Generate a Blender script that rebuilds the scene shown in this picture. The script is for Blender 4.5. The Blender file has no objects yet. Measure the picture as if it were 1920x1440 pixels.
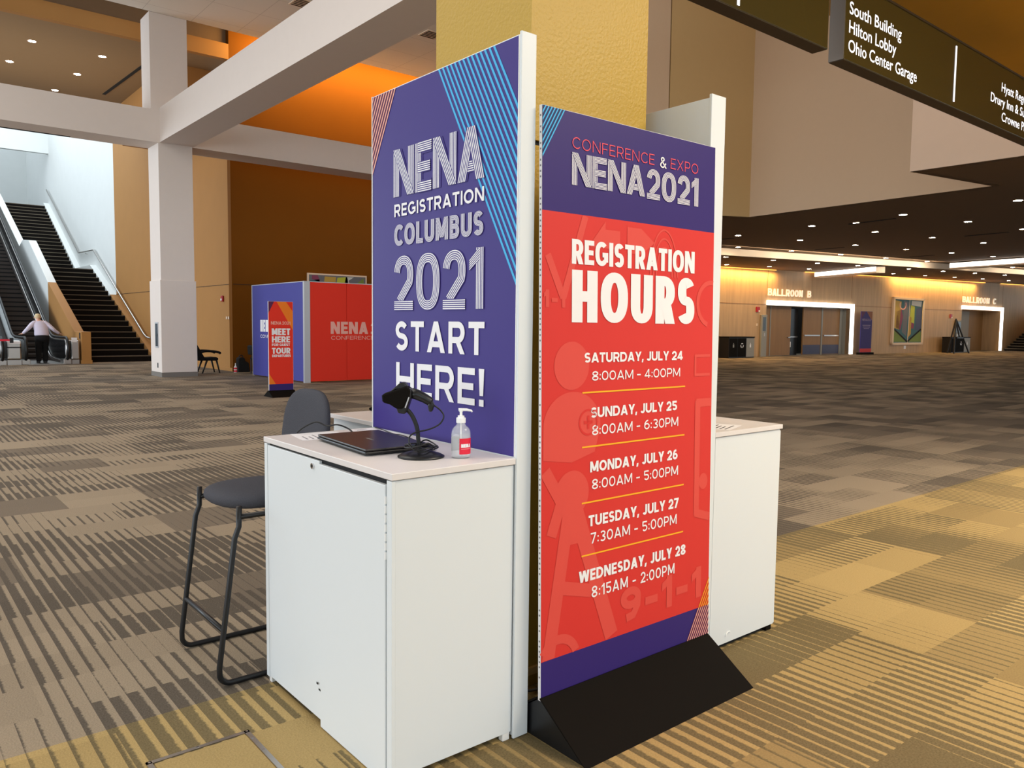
import bpy, math, random
from mathutils import Vector, Matrix

random.seed(7)
S = bpy.context.scene
COL = S.collection
R = math.radians

# ------------------------------------------------------------------ camera
YAW, PITCH, ROLL, FPX, HC = R(50.437), R(4.270), R(0.675), 1477.6, 1.5
F = Vector((math.cos(YAW)*math.cos(PITCH), math.sin(YAW)*math.cos(PITCH), -math.sin(PITCH)))
R0 = Vector((math.sin(YAW), -math.cos(YAW), 0)); U0 = R0.cross(F)
RV = math.cos(ROLL)*R0 + math.sin(ROLL)*U0
UV = -math.sin(ROLL)*R0 + math.cos(ROLL)*U0
cd = bpy.data.cameras.new('camera'); cam = bpy.data.objects.new('camera', cd); COL.objects.link(cam)
cd.sensor_width = 36; cd.lens = FPX/1920*36; cd.clip_end = 300
cam.matrix_world = Matrix(((RV.x, UV.x, -F.x, 0), (RV.y, UV.y, -F.y, 0), (RV.z, UV.z, -F.z, HC), (0, 0, 0, 1)))
S.camera = cam

# ------------------------------------------------------------------ world, lights, exposure
S.view_settings.view_transform = 'Standard'; S.view_settings.look = 'None'
S.view_settings.gamma = 1; S.view_settings.use_curve_mapping = False
S.view_settings.exposure = 0.0
w = bpy.data.worlds.new('world'); S.world = w; w.use_nodes = True
bg = w.node_tree.nodes['Background']; bg.inputs[0].default_value = (0.80, 0.92, 1.0, 1); bg.inputs[1].default_value = 1.62

def area(name, loc, target, sx, sy, power, col=(1, 1, 1), spread=180):
    l = bpy.data.lights.new(name, 'AREA'); l.shape = 'RECTANGLE'; l.size = sx; l.size_y = sy
    l.energy = power; l.color = col; l.spread = R(spread)
    o = bpy.data.objects.new(name, l); COL.objects.link(o); o.location = loc
    d = Vector(target)-Vector(loc); o.rotation_euler = d.to_track_quat('-Z', 'Y').to_euler()
    return o

WARM = (1.0, 0.87, 0.68); AMBER = (1.0, 0.60, 0.18); COOL = (0.80, 0.90, 1.0); NEUT = (1.0, 0.97, 0.93)
area('lobby_area_light', (-2.5, 8, 9.3), (-2.5, 8, 0), 9, 9, 640, NEUT)
area('lobby_area_light', (-4, 17, 9.3), (-4, 17, 0), 9, 8, 330, NEUT)
area('lobby_area_light', (12.6, 8, 13.2), (13.4, 8, 4), 5.5, 9, 340, NEUT)  # unseen lamp added to brighten the bulkhead walls
area('lobby_area_light', (4.5, -6, 8.5), (3.2, 2.4, 1.4), 8, 4, 360, (0.94, 0.98, 1.0))  # unseen front fill, aimed at the near faces of the kiosk
area('left_fill_light', (-15, 4.5, 1.7), (0, 4.5, 1.3), 16, 2.8, 800, (0.90, 0.95, 1.0))  # unseen low fill added to brighten the left-facing counter doors
area('ceiling_step_fill', (32, 17.9, 4.72), (32.1, 18.9, 4.62), 20, 0.12, 190, WARM)  # unseen strip added to brighten the pale ceiling step
area('ceiling_step_fill', (53, 16.1, 5.05), (53.05, 17, 4.95), 20, 0.12, 190, WARM)  # second added strip, for the far run of the step
area('canopy_downlight', (4.6, -0.7, 4.3), (4.8, -0.6, 0), 2.2, 2.2, 270, WARM)
area('canopy_downlight', (9.5, -0.6, 4.3), (9.5, -0.6, 0), 4.5, 3, 360, WARM, 110)
area('cove_light', (15.3, 22.75, 9.95), (15.3, 23.75, 8.9), 12.5, 0.25, 700, AMBER)
area('stair_skylight', (6.5, 43, 13.5), (6.5, 43, 0), 7, 16, 640, (0.90, 0.96, 1.0))
area('window_daylight', (-9, 27, 4.5), (4, 26, 0), 8, 6, 1300, COOL)
area('upper_ceiling_fill', (2, 27.5, 7.6), (2, 27.5, 9.3), 10, 5, 55, WARM)  # unseen upward fill added to light the brown upper ceiling

# ------------------------------------------------------------------ materials
MATS = {}
def lin(c):
    c = c/255
    return c/12.92 if c <= 0.04045 else ((c+0.055)/1.055)**2.4
def rgb(r, g, b): return (lin(r), lin(g), lin(b), 1)
def nodes(m):
    m.use_nodes = True; nt = m.node_tree
    return nt, nt.nodes['Principled BSDF']
def mat(name, col, rough=0.6, metal=0, spec=0.5, noise=0, nscale=6, bump=0, bscale=120, trans=0, ior=1.45, coat=0, alpha=1):
    if name in MATS: return MATS[name]
    m = bpy.data.materials.new(name); nt, b = nodes(m)
    b.inputs['Base Color'].default_value = rgb(*col); b.inputs['Roughness'].default_value = rough
    b.inputs['Metallic'].default_value = metal; b.inputs['Specular IOR Level'].default_value = spec
    b.inputs['Transmission Weight'].default_value = trans; b.inputs['IOR'].default_value = ior
    b.inputs['Coat Weight'].default_value = coat; b.inputs['Alpha'].default_value = alpha
    if noise:
        n = nt.nodes.new('ShaderNodeTexNoise'); n.inputs['Scale'].default_value = nscale; n.inputs['Detail'].default_value = 4
        g = nt.nodes.new('ShaderNodeNewGeometry'); nt.links.new(g.outputs['Position'], n.inputs['Vector'])
        mr = nt.nodes.new('ShaderNodeMapRange'); mr.inputs[3].default_value = 1-noise; mr.inputs[4].default_value = 1+noise
        nt.links.new(n.outputs['Fac'], mr.inputs[0])
        mx = nt.nodes.new('ShaderNodeVectorMath'); mx.operation = 'SCALE'; mx.inputs[0].default_value = rgb(*col)[:3]
        nt.links.new(mr.outputs[0], mx.inputs['Scale']); nt.links.new(mx.outputs[0], b.inputs['Base Color'])
    if bump:
        n = nt.nodes.new('ShaderNodeTexNoise'); n.inputs['Scale'].default_value = bscale; n.inputs['Detail'].default_value = 3
        g = nt.nodes.new('ShaderNodeNewGeometry'); nt.links.new(g.outputs['Position'], n.inputs['Vector'])
        bp = nt.nodes.new('ShaderNodeBump'); bp.inputs['Strength'].default_value = bump; bp.inputs['Distance'].default_value = 0.01
        nt.links.new(n.outputs['Fac'], bp.inputs['Height']); nt.links.new(bp.outputs[0], b.inputs['Normal'])
    MATS[name] = m
    return m
def glow(name, col, strength):
    if name in MATS: return MATS[name]
    m = bpy.data.materials.new(name); nt, b = nodes(m)
    b.inputs['Base Color'].default_value = rgb(*col); b.inputs['Emission Color'].default_value = rgb(*col)
    b.inputs['Emission Strength'].default_value = strength
    MATS[name] = m
    return m

class NB:                                    # tiny node-math helper
    def __init__(s, nt): s.nt = nt
    def m(s, op, a, b=None, c=None, clamp=False):
        n = s.nt.nodes.new('ShaderNodeMath'); n.operation = op; n.use_clamp = clamp
        for i, v in enumerate((a, b, c)):
            if v is None: continue
            if isinstance(v, (int, float)): n.inputs[i].default_value = v
            else: s.nt.links.new(v, n.inputs[i])
        return n.outputs[0]
    def vec(s, x, y, z):
        n = s.nt.nodes.new('ShaderNodeCombineXYZ')
        for i, v in enumerate((x, y, z)):
            if isinstance(v, (int, float)): n.inputs[i].default_value = v
            else: s.nt.links.new(v, n.inputs[i])
        return n.outputs[0]
    def mix(s, f, a, b):
        n = s.nt.nodes.new('ShaderNodeMix'); n.data_type = 'RGBA'
        if isinstance(f, (int, float)): n.inputs[0].default_value = f
        else: s.nt.links.new(f, n.inputs[0])
        for i, v in ((6, a), (7, b)):
            if isinstance(v, tuple): n.inputs[i].default_value = v
            else: s.nt.links.new(v, n.inputs[i])
        return n.outputs[2]
    def noise(s, vec, scale, detail=0):
        n = s.nt.nodes.new('ShaderNodeTexNoise'); n.inputs['Scale'].default_value = scale; n.inputs['Detail'].default_value = detail
        s.nt.links.new(vec, n.inputs['Vector']); return n.outputs['Fac']
    def white(s, vec):
        n = s.nt.nodes.new('ShaderNodeTexWhiteNoise'); n.noise_dimensions = '3D'; s.nt.links.new(vec, n.inputs['Vector']); return n.outputs['Value']

def carpet():
    m = bpy.data.materials.new('striped_carpet_tile'); nt, b = nodes(m); q = NB(nt)
    g = nt.nodes.new('ShaderNodeNewGeometry'); sp = nt.nodes.new('ShaderNodeSeparateXYZ'); nt.links.new(g.outputs['Position'], sp.inputs[0])
    x, y = sp.outputs[0], sp.outputs[1]
    T = 0.61
    row = q.m('FLOOR', q.m('DIVIDE', q.m('ADD', y, 40-3.09), T/2))            # half-tile bands
    trow = q.m('FLOOR', q.m('DIVIDE', q.m('ADD', y, 40-3.09), T))
    xo = q.m('ADD', q.m('ADD', x, 50), q.m('MULTIPLY', q.white(q.vec(trow, 3.3, 1.7)), T))
    colm = q.m('FLOOR', q.m('DIVIDE', xo, T))
    n1 = q.noise(q.vec(q.m('MULTIPLY', x, 0.85), q.m('MULTIPLY', row, 5.37), 0.4), 1.0, 1)
    w1 = q.white(q.vec(colm, trow, 0.5)); w2 = q.white(q.vec(colm, row, 7.5)); w3 = q.white(q.vec(colm, trow, 4.1))
    duty = q.m('ADD', q.m('ADD', q.m('MULTIPLY', q.m('SUBTRACT', n1, 0.5), 2.4), 0.44), q.m('MULTIPLY', q.m('SUBTRACT', w1, 0.5), 0.75))
    duty = q.m('ADD', duty, q.m('MULTIPLY', q.m('SUBTRACT', w2, 0.5), 0.25))
    fine = q.noise(q.vec(q.m('MULTIPLY', x, 60), q.m('MULTIPLY', y, 60), 0), 1.0, 2)
    fx = q.m('ADD', q.m('FRACT', q.m('DIVIDE', x, 0.064)), q.m('MULTIPLY', q.m('SUBTRACT', fine, 0.5), 0.28))
    st = q.m('MULTIPLY', q.m('SUBTRACT', duty, fx), 9.0, clamp=True)
    speck = q.noise(q.vec(q.m('MULTIPLY', x, 140), q.m('MULTIPLY', y, 140), 2), 1.0, 2)
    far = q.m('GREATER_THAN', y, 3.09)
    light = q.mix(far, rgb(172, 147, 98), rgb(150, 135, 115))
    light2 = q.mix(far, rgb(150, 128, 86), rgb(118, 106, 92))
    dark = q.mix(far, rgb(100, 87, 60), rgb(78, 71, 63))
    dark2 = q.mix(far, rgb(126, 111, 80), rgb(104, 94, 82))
    lt = q.mix(q.m('GREATER_THAN', w3, 0.78), light, light2)
    dk = q.mix(speck, dark, dark2)
    col = q.mix(st, lt, dk)
    tint = q.m('ADD', 0.72, q.m('ADD', q.m('MULTIPLY', w2, 0.14), q.m('MULTIPLY', speck, 0.50)))
    v = nt.nodes.new('ShaderNodeVectorMath'); v.operation = 'SCALE'; nt.links.new(col, v.inputs[0]); nt.links.new(tint, v.inputs['Scale'])
    nt.links.new(v.outputs[0], b.inputs['Base Color'])
    b.inputs['Roughness'].default_value = 0.95; b.inputs['Specular IOR Level'].default_value = 0.15
    bp = nt.nodes.new('ShaderNodeBump'); bp.inputs['Strength'].default_value = 0.5; bp.inputs['Distance'].default_value = 0.005
    nt.links.new(speck, bp.inputs['Height']); nt.links.new(bp.outputs[0], b.inputs['Normal'])
    return m

def tiles(name, col, size, line, lw=0.012):
    m = bpy.data.materials.new(name); nt, b = nodes(m); q = NB(nt)
    g = nt.nodes.new('ShaderNodeNewGeometry'); sp = nt.nodes.new('ShaderNodeSeparateXYZ'); nt.links.new(g.outputs['Position'], sp.inputs[0])
    fx = q.m('LESS_THAN', q.m('FRACT', q.m('DIVIDE', q.m('ADD', sp.outputs[0], 60), size)), lw/size)
    fy = q.m('LESS_THAN', q.m('FRACT', q.m('DIVIDE', q.m('ADD', sp.outputs[1], 60), size)), lw/size)
    nt.links.new(q.mix(q.m('MAXIMUM', fx, fy), rgb(*col), rgb(*line)), b.inputs['Base Color']); b.inputs['Roughness'].default_value = 0.9
    return m

def veneer(name, col):                       # vertical wood grain
    m = bpy.data.materials.new(name); nt, b = nodes(m); q = NB(nt)
    g = nt.nodes.new('ShaderNodeNewGeometry'); sp = nt.nodes.new('ShaderNodeSeparateXYZ'); nt.links.new(g.outputs['Position'], sp.inputs[0])
    n = q.noise(q.vec(q.m('MULTIPLY', sp.outputs[0], 5), q.m('MULTIPLY', sp.outputs[1], 5), q.m('MULTIPLY', sp.outputs[2], 0.5)), 1.0, 4)
    v = nt.nodes.new('ShaderNodeVectorMath'); v.operation = 'SCALE'; v.inputs[0].default_value = rgb(*col)[:3]
    nt.links.new(q.m('ADD', 0.75, q.m('MULTIPLY', n, 0.5)), v.inputs['Scale']); nt.links.new(v.outputs[0], b.inputs['Base Color'])
    b.inputs['Roughness'].default_value = 0.5
    return m

def edge_dots():
    m = bpy.data.materials.new('punched_edge_strip'); nt, b = nodes(m); q = NB(nt)
    g = nt.nodes.new('ShaderNodeNewGeometry'); sp = nt.nodes.new('ShaderNodeSeparateXYZ'); nt.links.new(g.outputs['Position'], sp.inputs[0])
    k = q.m('DIVIDE', sp.outputs[2], .019)
    on = q.m('MULTIPLY', q.m('LESS_THAN', q.m('FRACT', k), .34), q.m('GREATER_THAN', q.white(q.vec(q.m('FLOOR', k), 1.0, 2.0)), .2))
    nt.links.new(q.mix(on, rgb(238, 238, 240), rgb(120, 118, 122)), b.inputs['Base Color'])
    return m

M = dict(
    edge_dots=edge_dots(),
    carpet=carpet(),
    tile=tiles('acoustic_ceiling_tile', (240, 232, 222), 1.22, (205, 196, 186)),
    white_paint=mat('white_paint', (226, 214, 206), 0.7, noise=0.02),
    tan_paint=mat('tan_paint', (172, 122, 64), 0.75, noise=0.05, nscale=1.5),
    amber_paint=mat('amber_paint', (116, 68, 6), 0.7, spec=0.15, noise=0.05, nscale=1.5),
    shaft_paint=mat('stair_shaft_white_paint', (226, 228, 226), 0.7, noise=0.03, nscale=2),
    brown_ceiling=mat('brown_ceiling_paint', (150, 122, 88), 0.8, noise=0.03),
    dark_ceiling=mat('dark_brown_ceiling_paint', (126, 100, 74), 0.85, noise=0.04),
    fascia=mat('pale_fascia_paint', (236, 214, 190), 0.7),
    taupe=mat('taupe_paint', (206, 178, 148), 0.8, noise=0.02),
    tan2=mat('olive_tan_paint', (196, 164, 114), 0.8, noise=0.02),
    blush=mat('blush_paint', (216, 188, 164), 0.8, noise=0.02),
    gold=mat('gold_textured_paint', (184, 148, 50), 0.45, bump=0.25, bscale=70),
    gold_trim=mat('pale_gold_trim', (226, 190, 120), 0.35),
    gold_ceiling=mat('gold_canopy_paint', (168, 124, 22), 0.6, noise=0.05),
    veneer=veneer('wood_veneer', (196, 160, 118)),
    door_wood=veneer('door_veneer', (150, 108, 62)),
    lam=mat('white_laminate', (224, 229, 232), 0.38, spec=0.4),
    lam_edge=mat('white_edge_band', (238, 238, 236), 0.4),
    counter_white=mat('countertop_white', (226, 220, 218), 0.35),
    gap=mat('shadow_gap_black', (24, 24, 26), 0.8),
    purple=mat('printed_purple', (64, 52, 128), 0.5, spec=0.3),
    purple_deep=mat('printed_deep_purple', (52, 36, 108), 0.5, spec=0.3),
    red=mat('printed_red', (214, 54, 48), 0.5, spec=0.3),
    red_tint=mat('printed_pale_red', (220, 78, 68), 0.5, spec=0.3),
    ink_white=mat('printed_white', (240, 238, 240), 0.5, spec=0.3),
    ink_pink=mat('printed_pink', (236, 84, 100), 0.5, spec=0.3),
    ink_blue=mat('printed_sky_blue', (70, 178, 232), 0.5, spec=0.3),
    ink_navy=mat('printed_navy', (22, 34, 92), 0.5, spec=0.3),
    ink_maroon=mat('printed_maroon', (92, 34, 74), 0.5, spec=0.3),
    ink_peach=mat('printed_peach', (242, 176, 158), 0.5, spec=0.3),
    ink_gold=mat('printed_yellow', (248, 178, 40), 0.5, spec=0.3),
    ink_orange=mat('printed_orange', (242, 126, 30), 0.5, spec=0.3),
    black=mat('matt_black', (16, 12, 8), 0.75, spec=0.12),
    blacker=mat('black_fabric', (16, 15, 16), 0.9),
    plastic=mat('black_plastic', (22, 22, 24), 0.35),
    laptop=mat('charcoal_laptop_shell', (40, 36, 38), 0.32),
    powder=mat('black_powder_coat', (24, 24, 26), 0.4),
    charcoal=mat('charcoal_wool', (78, 78, 84), 0.95, spec=0.1, noise=0.22, nscale=260, bump=0.4, bscale=300),
    steel=mat('brushed_steel', (190, 186, 182), 0.3, metal=1),
    chrome=mat('chrome', (220, 220, 222), 0.12, metal=1),
    alu=mat('silver_aluminium', (196, 196, 200), 0.4, metal=0.6),
    grey_base=mat('grey_rubber_base', (120, 114, 108), 0.8),
    paper=mat('white_paper', (244, 240, 240), 0.8),
    print_grey=mat('printed_grey_text', (150, 146, 150), 0.8),
    print_black=mat('printed_black', (40, 38, 40), 0.8),
    clear=mat('clear_plastic', (250, 252, 253), 0.04, spec=0.9, alpha=0.16),
    gel=mat('clear_gel', (240, 242, 246), 0.1, spec=0.3, alpha=0.22),
    pump=mat('white_pump_plastic', (246, 246, 246), 0.35),
    label_red=mat('red_label', (224, 32, 58), 0.45),
    stair_black=mat('dark_stair_carpet', (30, 27, 25), 0.95, spec=0.05),
    nosing=mat('stair_nosing', (112, 100, 84), 0.7),
    glass_black=mat('dark_balustrade_panel', (26, 29, 33), 0.25),
    step_grey=mat('ribbed_step_metal', (70, 62, 58), 0.6),
    rubber=mat('black_rubber', (14, 14, 15), 0.5),
    booth_blue=mat('printed_royal_blue', (66, 66, 150), 0.6),
    booth_red=mat('printed_scarlet', (232, 44, 16), 0.6),
    alarm_red=mat('alarm_red', (170, 22, 34), 0.4),
    sign_olive=mat('dark_sign_glass', (62, 54, 24), 0.22),
    sign_side=mat('sign_side_metal', (110, 102, 96), 0.45),
    sign_under=mat('sign_underside', (52, 40, 20), 0.5),
    lit_text=glow('lit_sign_white', (244, 246, 255), 1.1),
    letter_face=glow('letter_glow_paint', (255, 234, 204), 0.55),  # glow added to make the pale letters bright; they are no lamps
    lamp=glow('downlight_lens', (255, 232, 200), 130.0),
    linear=glow('linear_light_lens', (255, 252, 246), 3.0),
    amber_lamp=glow('amber_cove_tube', (255, 190, 84), 2.2),
    belt=mat('red_barrier_belt', (222, 40, 62), 0.6),
    shirt=mat('pale_lilac_shirt', (216, 208, 226), 0.85),
    trousers=mat('black_trousers', (18, 18, 20), 0.9),
    skin=mat('skin', (222, 172, 150), 0.6), hair=mat('blond_grey_hair', (214, 194, 156), 0.85),
    slate=mat('slate_blue_wrap', (66, 70, 98), 0.5), green=mat('leaf_green', (120, 140, 60), 0.6),
    teal=mat('teal_oil', (60, 104, 112), 0.6), plum=mat('plum_oil', (140, 62, 92), 0.6), ochre=mat('ochre_oil', (196, 160, 70), 0.6),
    grey_oil=mat('grey_oil', (110, 110, 116), 0.6), lime=mat('lime_oil', (190, 196, 60), 0.6), pale_oil=mat('pale_oil', (206, 206, 200), 0.6),
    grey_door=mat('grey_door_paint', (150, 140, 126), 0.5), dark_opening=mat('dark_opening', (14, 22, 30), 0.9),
    kiosk_grey=mat('grey_metal', (150, 148, 140), 0.5), screen=mat('dark_screen', (60, 70, 78), 0.2),
)

# ------------------------------------------------------------------ mesh helpers
def wloc(o):
    v = Vector((0, 0, 0))
    while o: v = v + Vector(o.location); o = o.parent
    return v
class MB:
    def __init__(s): s.v = []; s.f = []
    def quad(s, *p):
        n = len(s.v); s.v += [tuple(q) for q in p]; s.f.append(tuple(range(n, n+len(p)))); return s
    def box(s, x0, x1, y0, y1, z0, z1):
        n = len(s.v)
        s.v += [(x0, y0, z0), (x1, y0, z0), (x1, y1, z0), (x0, y1, z0), (x0, y0, z1), (x1, y0, z1), (x1, y1, z1), (x0, y1, z1)]
        s.f += [tuple(n+i for i in f) for f in ((3, 2, 1, 0), (4, 5, 6, 7), (0, 1, 5, 4), (1, 2, 6, 5), (2, 3, 7, 6), (3, 0, 4, 7))]
        return s
    def obox(s, P, a0, a1, b0, b1, c0, c1):      # box in a mapped frame
        n = len(s.v)
        s.v += [tuple(P(*q)) for q in ((a0, b0, c0), (a1, b0, c0), (a1, b1, c0), (a0, b1, c0), (a0, b0, c1), (a1, b0, c1), (a1, b1, c1), (a0, b1, c1))]
        s.f += [tuple(n+i for i in f) for f in ((3, 2, 1, 0), (4, 5, 6, 7), (0, 1, 5, 4), (1, 2, 6, 5), (2, 3, 7, 6), (3, 0, 4, 7))]
        return s
    def loft(s, rings, cap=True, closed=True):
        n0 = len(s.v); k = len(rings[0])
        for r in rings: s.v += [tuple(p) for p in r]
        for i in range(len(rings)-1):
            for j in range(k if closed else k-1):
                a = n0+i*k+j; b_ = n0+i*k+(j+1) % k
                s.f.append((a, b_, b_+k, a+k))
        if cap:
            s.f.append(tuple(n0+j for j in reversed(range(k)))); s.f.append(tuple(n0+(len(rings)-1)*k+j for j in range(k)))
        return s
    def prism(s, pts, d):                        # polygon of 3D points pushed along d
        d = Vector(d); return s.loft([[Vector(p) for p in pts], [Vector(p)+d for p in pts]])
    def tube(s, path, r, n=10, closed=False, cap=True):
        path = [Vector(p) for p in path]; rings = []; up = None
        rr = r if isinstance(r, (list, tuple)) else [r]*len(path)
        for i, p in enumerate(path):
            a = path[i-1] if (i > 0 or closed) else p; b_ = path[(i+1) % len(path)] if (i < len(path)-1 or closed) else p
            t = (b_-a).normalized()
            if up is None: up = Vector((0, 0, 1)) if abs(t.z) < 0.9 else Vector((1, 0, 0))
            x = up.cross(t)
            if x.length < 1e-5: x = Vector((0, 1, 0)).cross(t)
            x.normalize(); y = t.cross(x); up = y
            rings.append([p+rr[i]*(math.cos(2*math.pi*k/n)*x+math.sin(2*math.pi*k/n)*y) for k in range(n)])
        if closed: rings.append(rings[0])
        return s.loft(rings, cap and not closed)
    def lathe(s, prof, c, n=24, sx=1, sy=1):
        rings = [[(c[0]+r*sx*math.cos(2*math.pi*k/n), c[1]+r*sy*math.sin(2*math.pi*k/n), c[2]+z) for k in range(n)] for r, z in prof]
        return s.loft(rings)
    def cyl(s, c, r, h, n=16): return s.lathe([(r, 0), (r, h)], c, n)
    def ribbon(s, A, B):
        n = len(s.v); k = len(A); s.v += [tuple(p) for p in A]+[tuple(p) for p in B]
        for i in range(k-1): s.f.append((n+i, n+i+1, n+k+i+1, n+k+i))
        return s
    def mesh(s, off):
        me = bpy.data.meshes.new('mesh'); me.from_pydata([(a-off.x, b-off.y, c-off.z) for a, b, c in s.v], [], s.f); me.update(); return me
    def build(s, name, m, parent=None, smooth=False, bevel=0, loc=None, subsurf=0, seg=2):
        off = wloc(parent) if parent else (Vector(loc) if loc else Vector((0, 0, 0)))
        me = s.mesh(off); me.name = name
        o = bpy.data.objects.new(name, me); COL.objects.link(o); me.materials.append(M[m] if isinstance(m, str) else m)
        if parent: o.parent = parent
        else: o.location = off
        if smooth:
            for p in me.polygons: p.use_smooth = True
        if bevel:
            b = o.modifiers.new('bevel', 'BEVEL'); b.width = bevel; b.segments = seg; b.limit_method = 'ANGLE'
        if subsurf:
            q = o.modifiers.new('subsurf', 'SUBSURF'); q.levels = subsurf; q.render_levels = subsurf
        return o
def thing(name, label, cat, loc=(0, 0, 0), group=None):
    o = bpy.data.objects.new(name, None); COL.objects.link(o); o.location = loc; o.empty_display_size = 0.1
    return tag(o, label, cat, group)
def tag(o, label, cat, group=None, kind=None):
    o['label'] = label; o['category'] = cat
    if group: o['group'] = group
    if kind: o['kind'] = kind
    return o
def struct(name, mb, m, **k):
    o = mb.build(name, m, **k)
    if not k.get('parent'): o['kind'] = 'structure'
    return o
def sroot(name, loc=(0, 0, 0)):
    o = bpy.data.objects.new(name, None); COL.objects.link(o); o.location = loc; o['kind'] = 'structure'; return o
def dup(root, loc, label=None, group=None):
    r = root.copy(); COL.objects.link(r); r.location = loc
    if label: r['label'] = label
    if group: r['group'] = group
    for ch in list(root.children):
        c = ch.copy(); COL.objects.link(c); c.parent = r
        for g in ch.children:
            d = g.copy(); COL.objects.link(d); d.parent = c
    return r
def arcpts(c, ax, ay, r, a0, a1, n):
    c, ax, ay = Vector(c), Vector(ax), Vector(ay)
    return [c+r*(math.cos(R(a0+(a1-a0)*i/n))*ax+math.sin(R(a0+(a1-a0)*i/n))*ay) for i in range(n+1)]
def smooth_path(pts, n=6):
    P = [Vector(p) for p in pts]; P = [2*P[0]-P[1]]+P+[2*P[-1]-P[-2]]; out = []
    for i in range(1, len(P)-2):
        for k in range(n):
            t = k/n
            out.append(0.5*((2*P[i])+(-P[i-1]+P[i+1])*t+(2*P[i-1]-5*P[i]+4*P[i+1]-P[i+2])*t*t+(-P[i-1]+3*P[i]-3*P[i+1]+P[i+2])*t**3))
    out.append(P[-2]); return out

# ------------------------------------------------------------------ stroke lettering
def el(cx, cy, rx, ry, a0, a1, n=16, e=1.0):
    out = []
    for i in range(n+1):
        a = R(a0+(a1-a0)*i/n); c, s_ = math.cos(a), math.sin(a)
        out.append((cx+rx*math.copysign(abs(c)**e, c), cy+ry*math.copysign(abs(s_)**e, s_)))
    return out
def stroke(pts, t, th, closed=False):
    q = [pts[0]]
    for p in pts[1:]:
        if math.hypot(p[0]-q[-1][0], p[1]-q[-1][1]) > 1e-4: q.append(p)
    pts = q
    n = len(pts); A, B = [], []
    for i in range(n):
        def nrm(p, q):
            dx, dy = q[0]-p[0], q[1]-p[1]; L = math.hypot(dx, dy) or 1; return (-dy/L, dx/L)
        ns = []
        if i > 0 or closed: ns.append(nrm(pts[i-1], pts[i]))
        if i < n-1 or closed: ns.append(nrm(pts[i], pts[(i+1) % n]))
        nx = sum(q[0] for q in ns)/len(ns); ny = sum(q[1] for q in ns)/len(ns); L2 = nx*nx+ny*ny
        k = min(1/L2 if L2 > 0.1 else 1, 2.0); nx *= k; ny *= k
        A.append((pts[i][0]+nx*t/2, pts[i][1]+ny*th/2)); B.append((pts[i][0]-nx*t/2, pts[i][1]-ny*th/2))
    if closed: A.append(A[0]); B.append(B[0])
    return (A, B)
GW = dict(A=.80, B=.66, C=.74, D=.76, E=.58, F=.56, G=.80, H=.74, J=.52, L=.54, M=.90, N=.76, O=.84, P=.64, R=.68, S=.62, T=.62, U=.72, V=.78, W=1.12, X=.74, Y=.72)
GW.update({'0': .70, '1': .36, '2': .62, '3': .62, '4': .70, '5': .62, '6': .66, '7': .60, '8': .66, '9': .66, '-': .42, '&': .74})
def dg(x0, x1, td, y0=0.0, y1=1.0): return ([(x0-td/2, y0), (x1-td/2, y1)], [(x0+td/2, y0), (x1+td/2, y1)])
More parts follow.
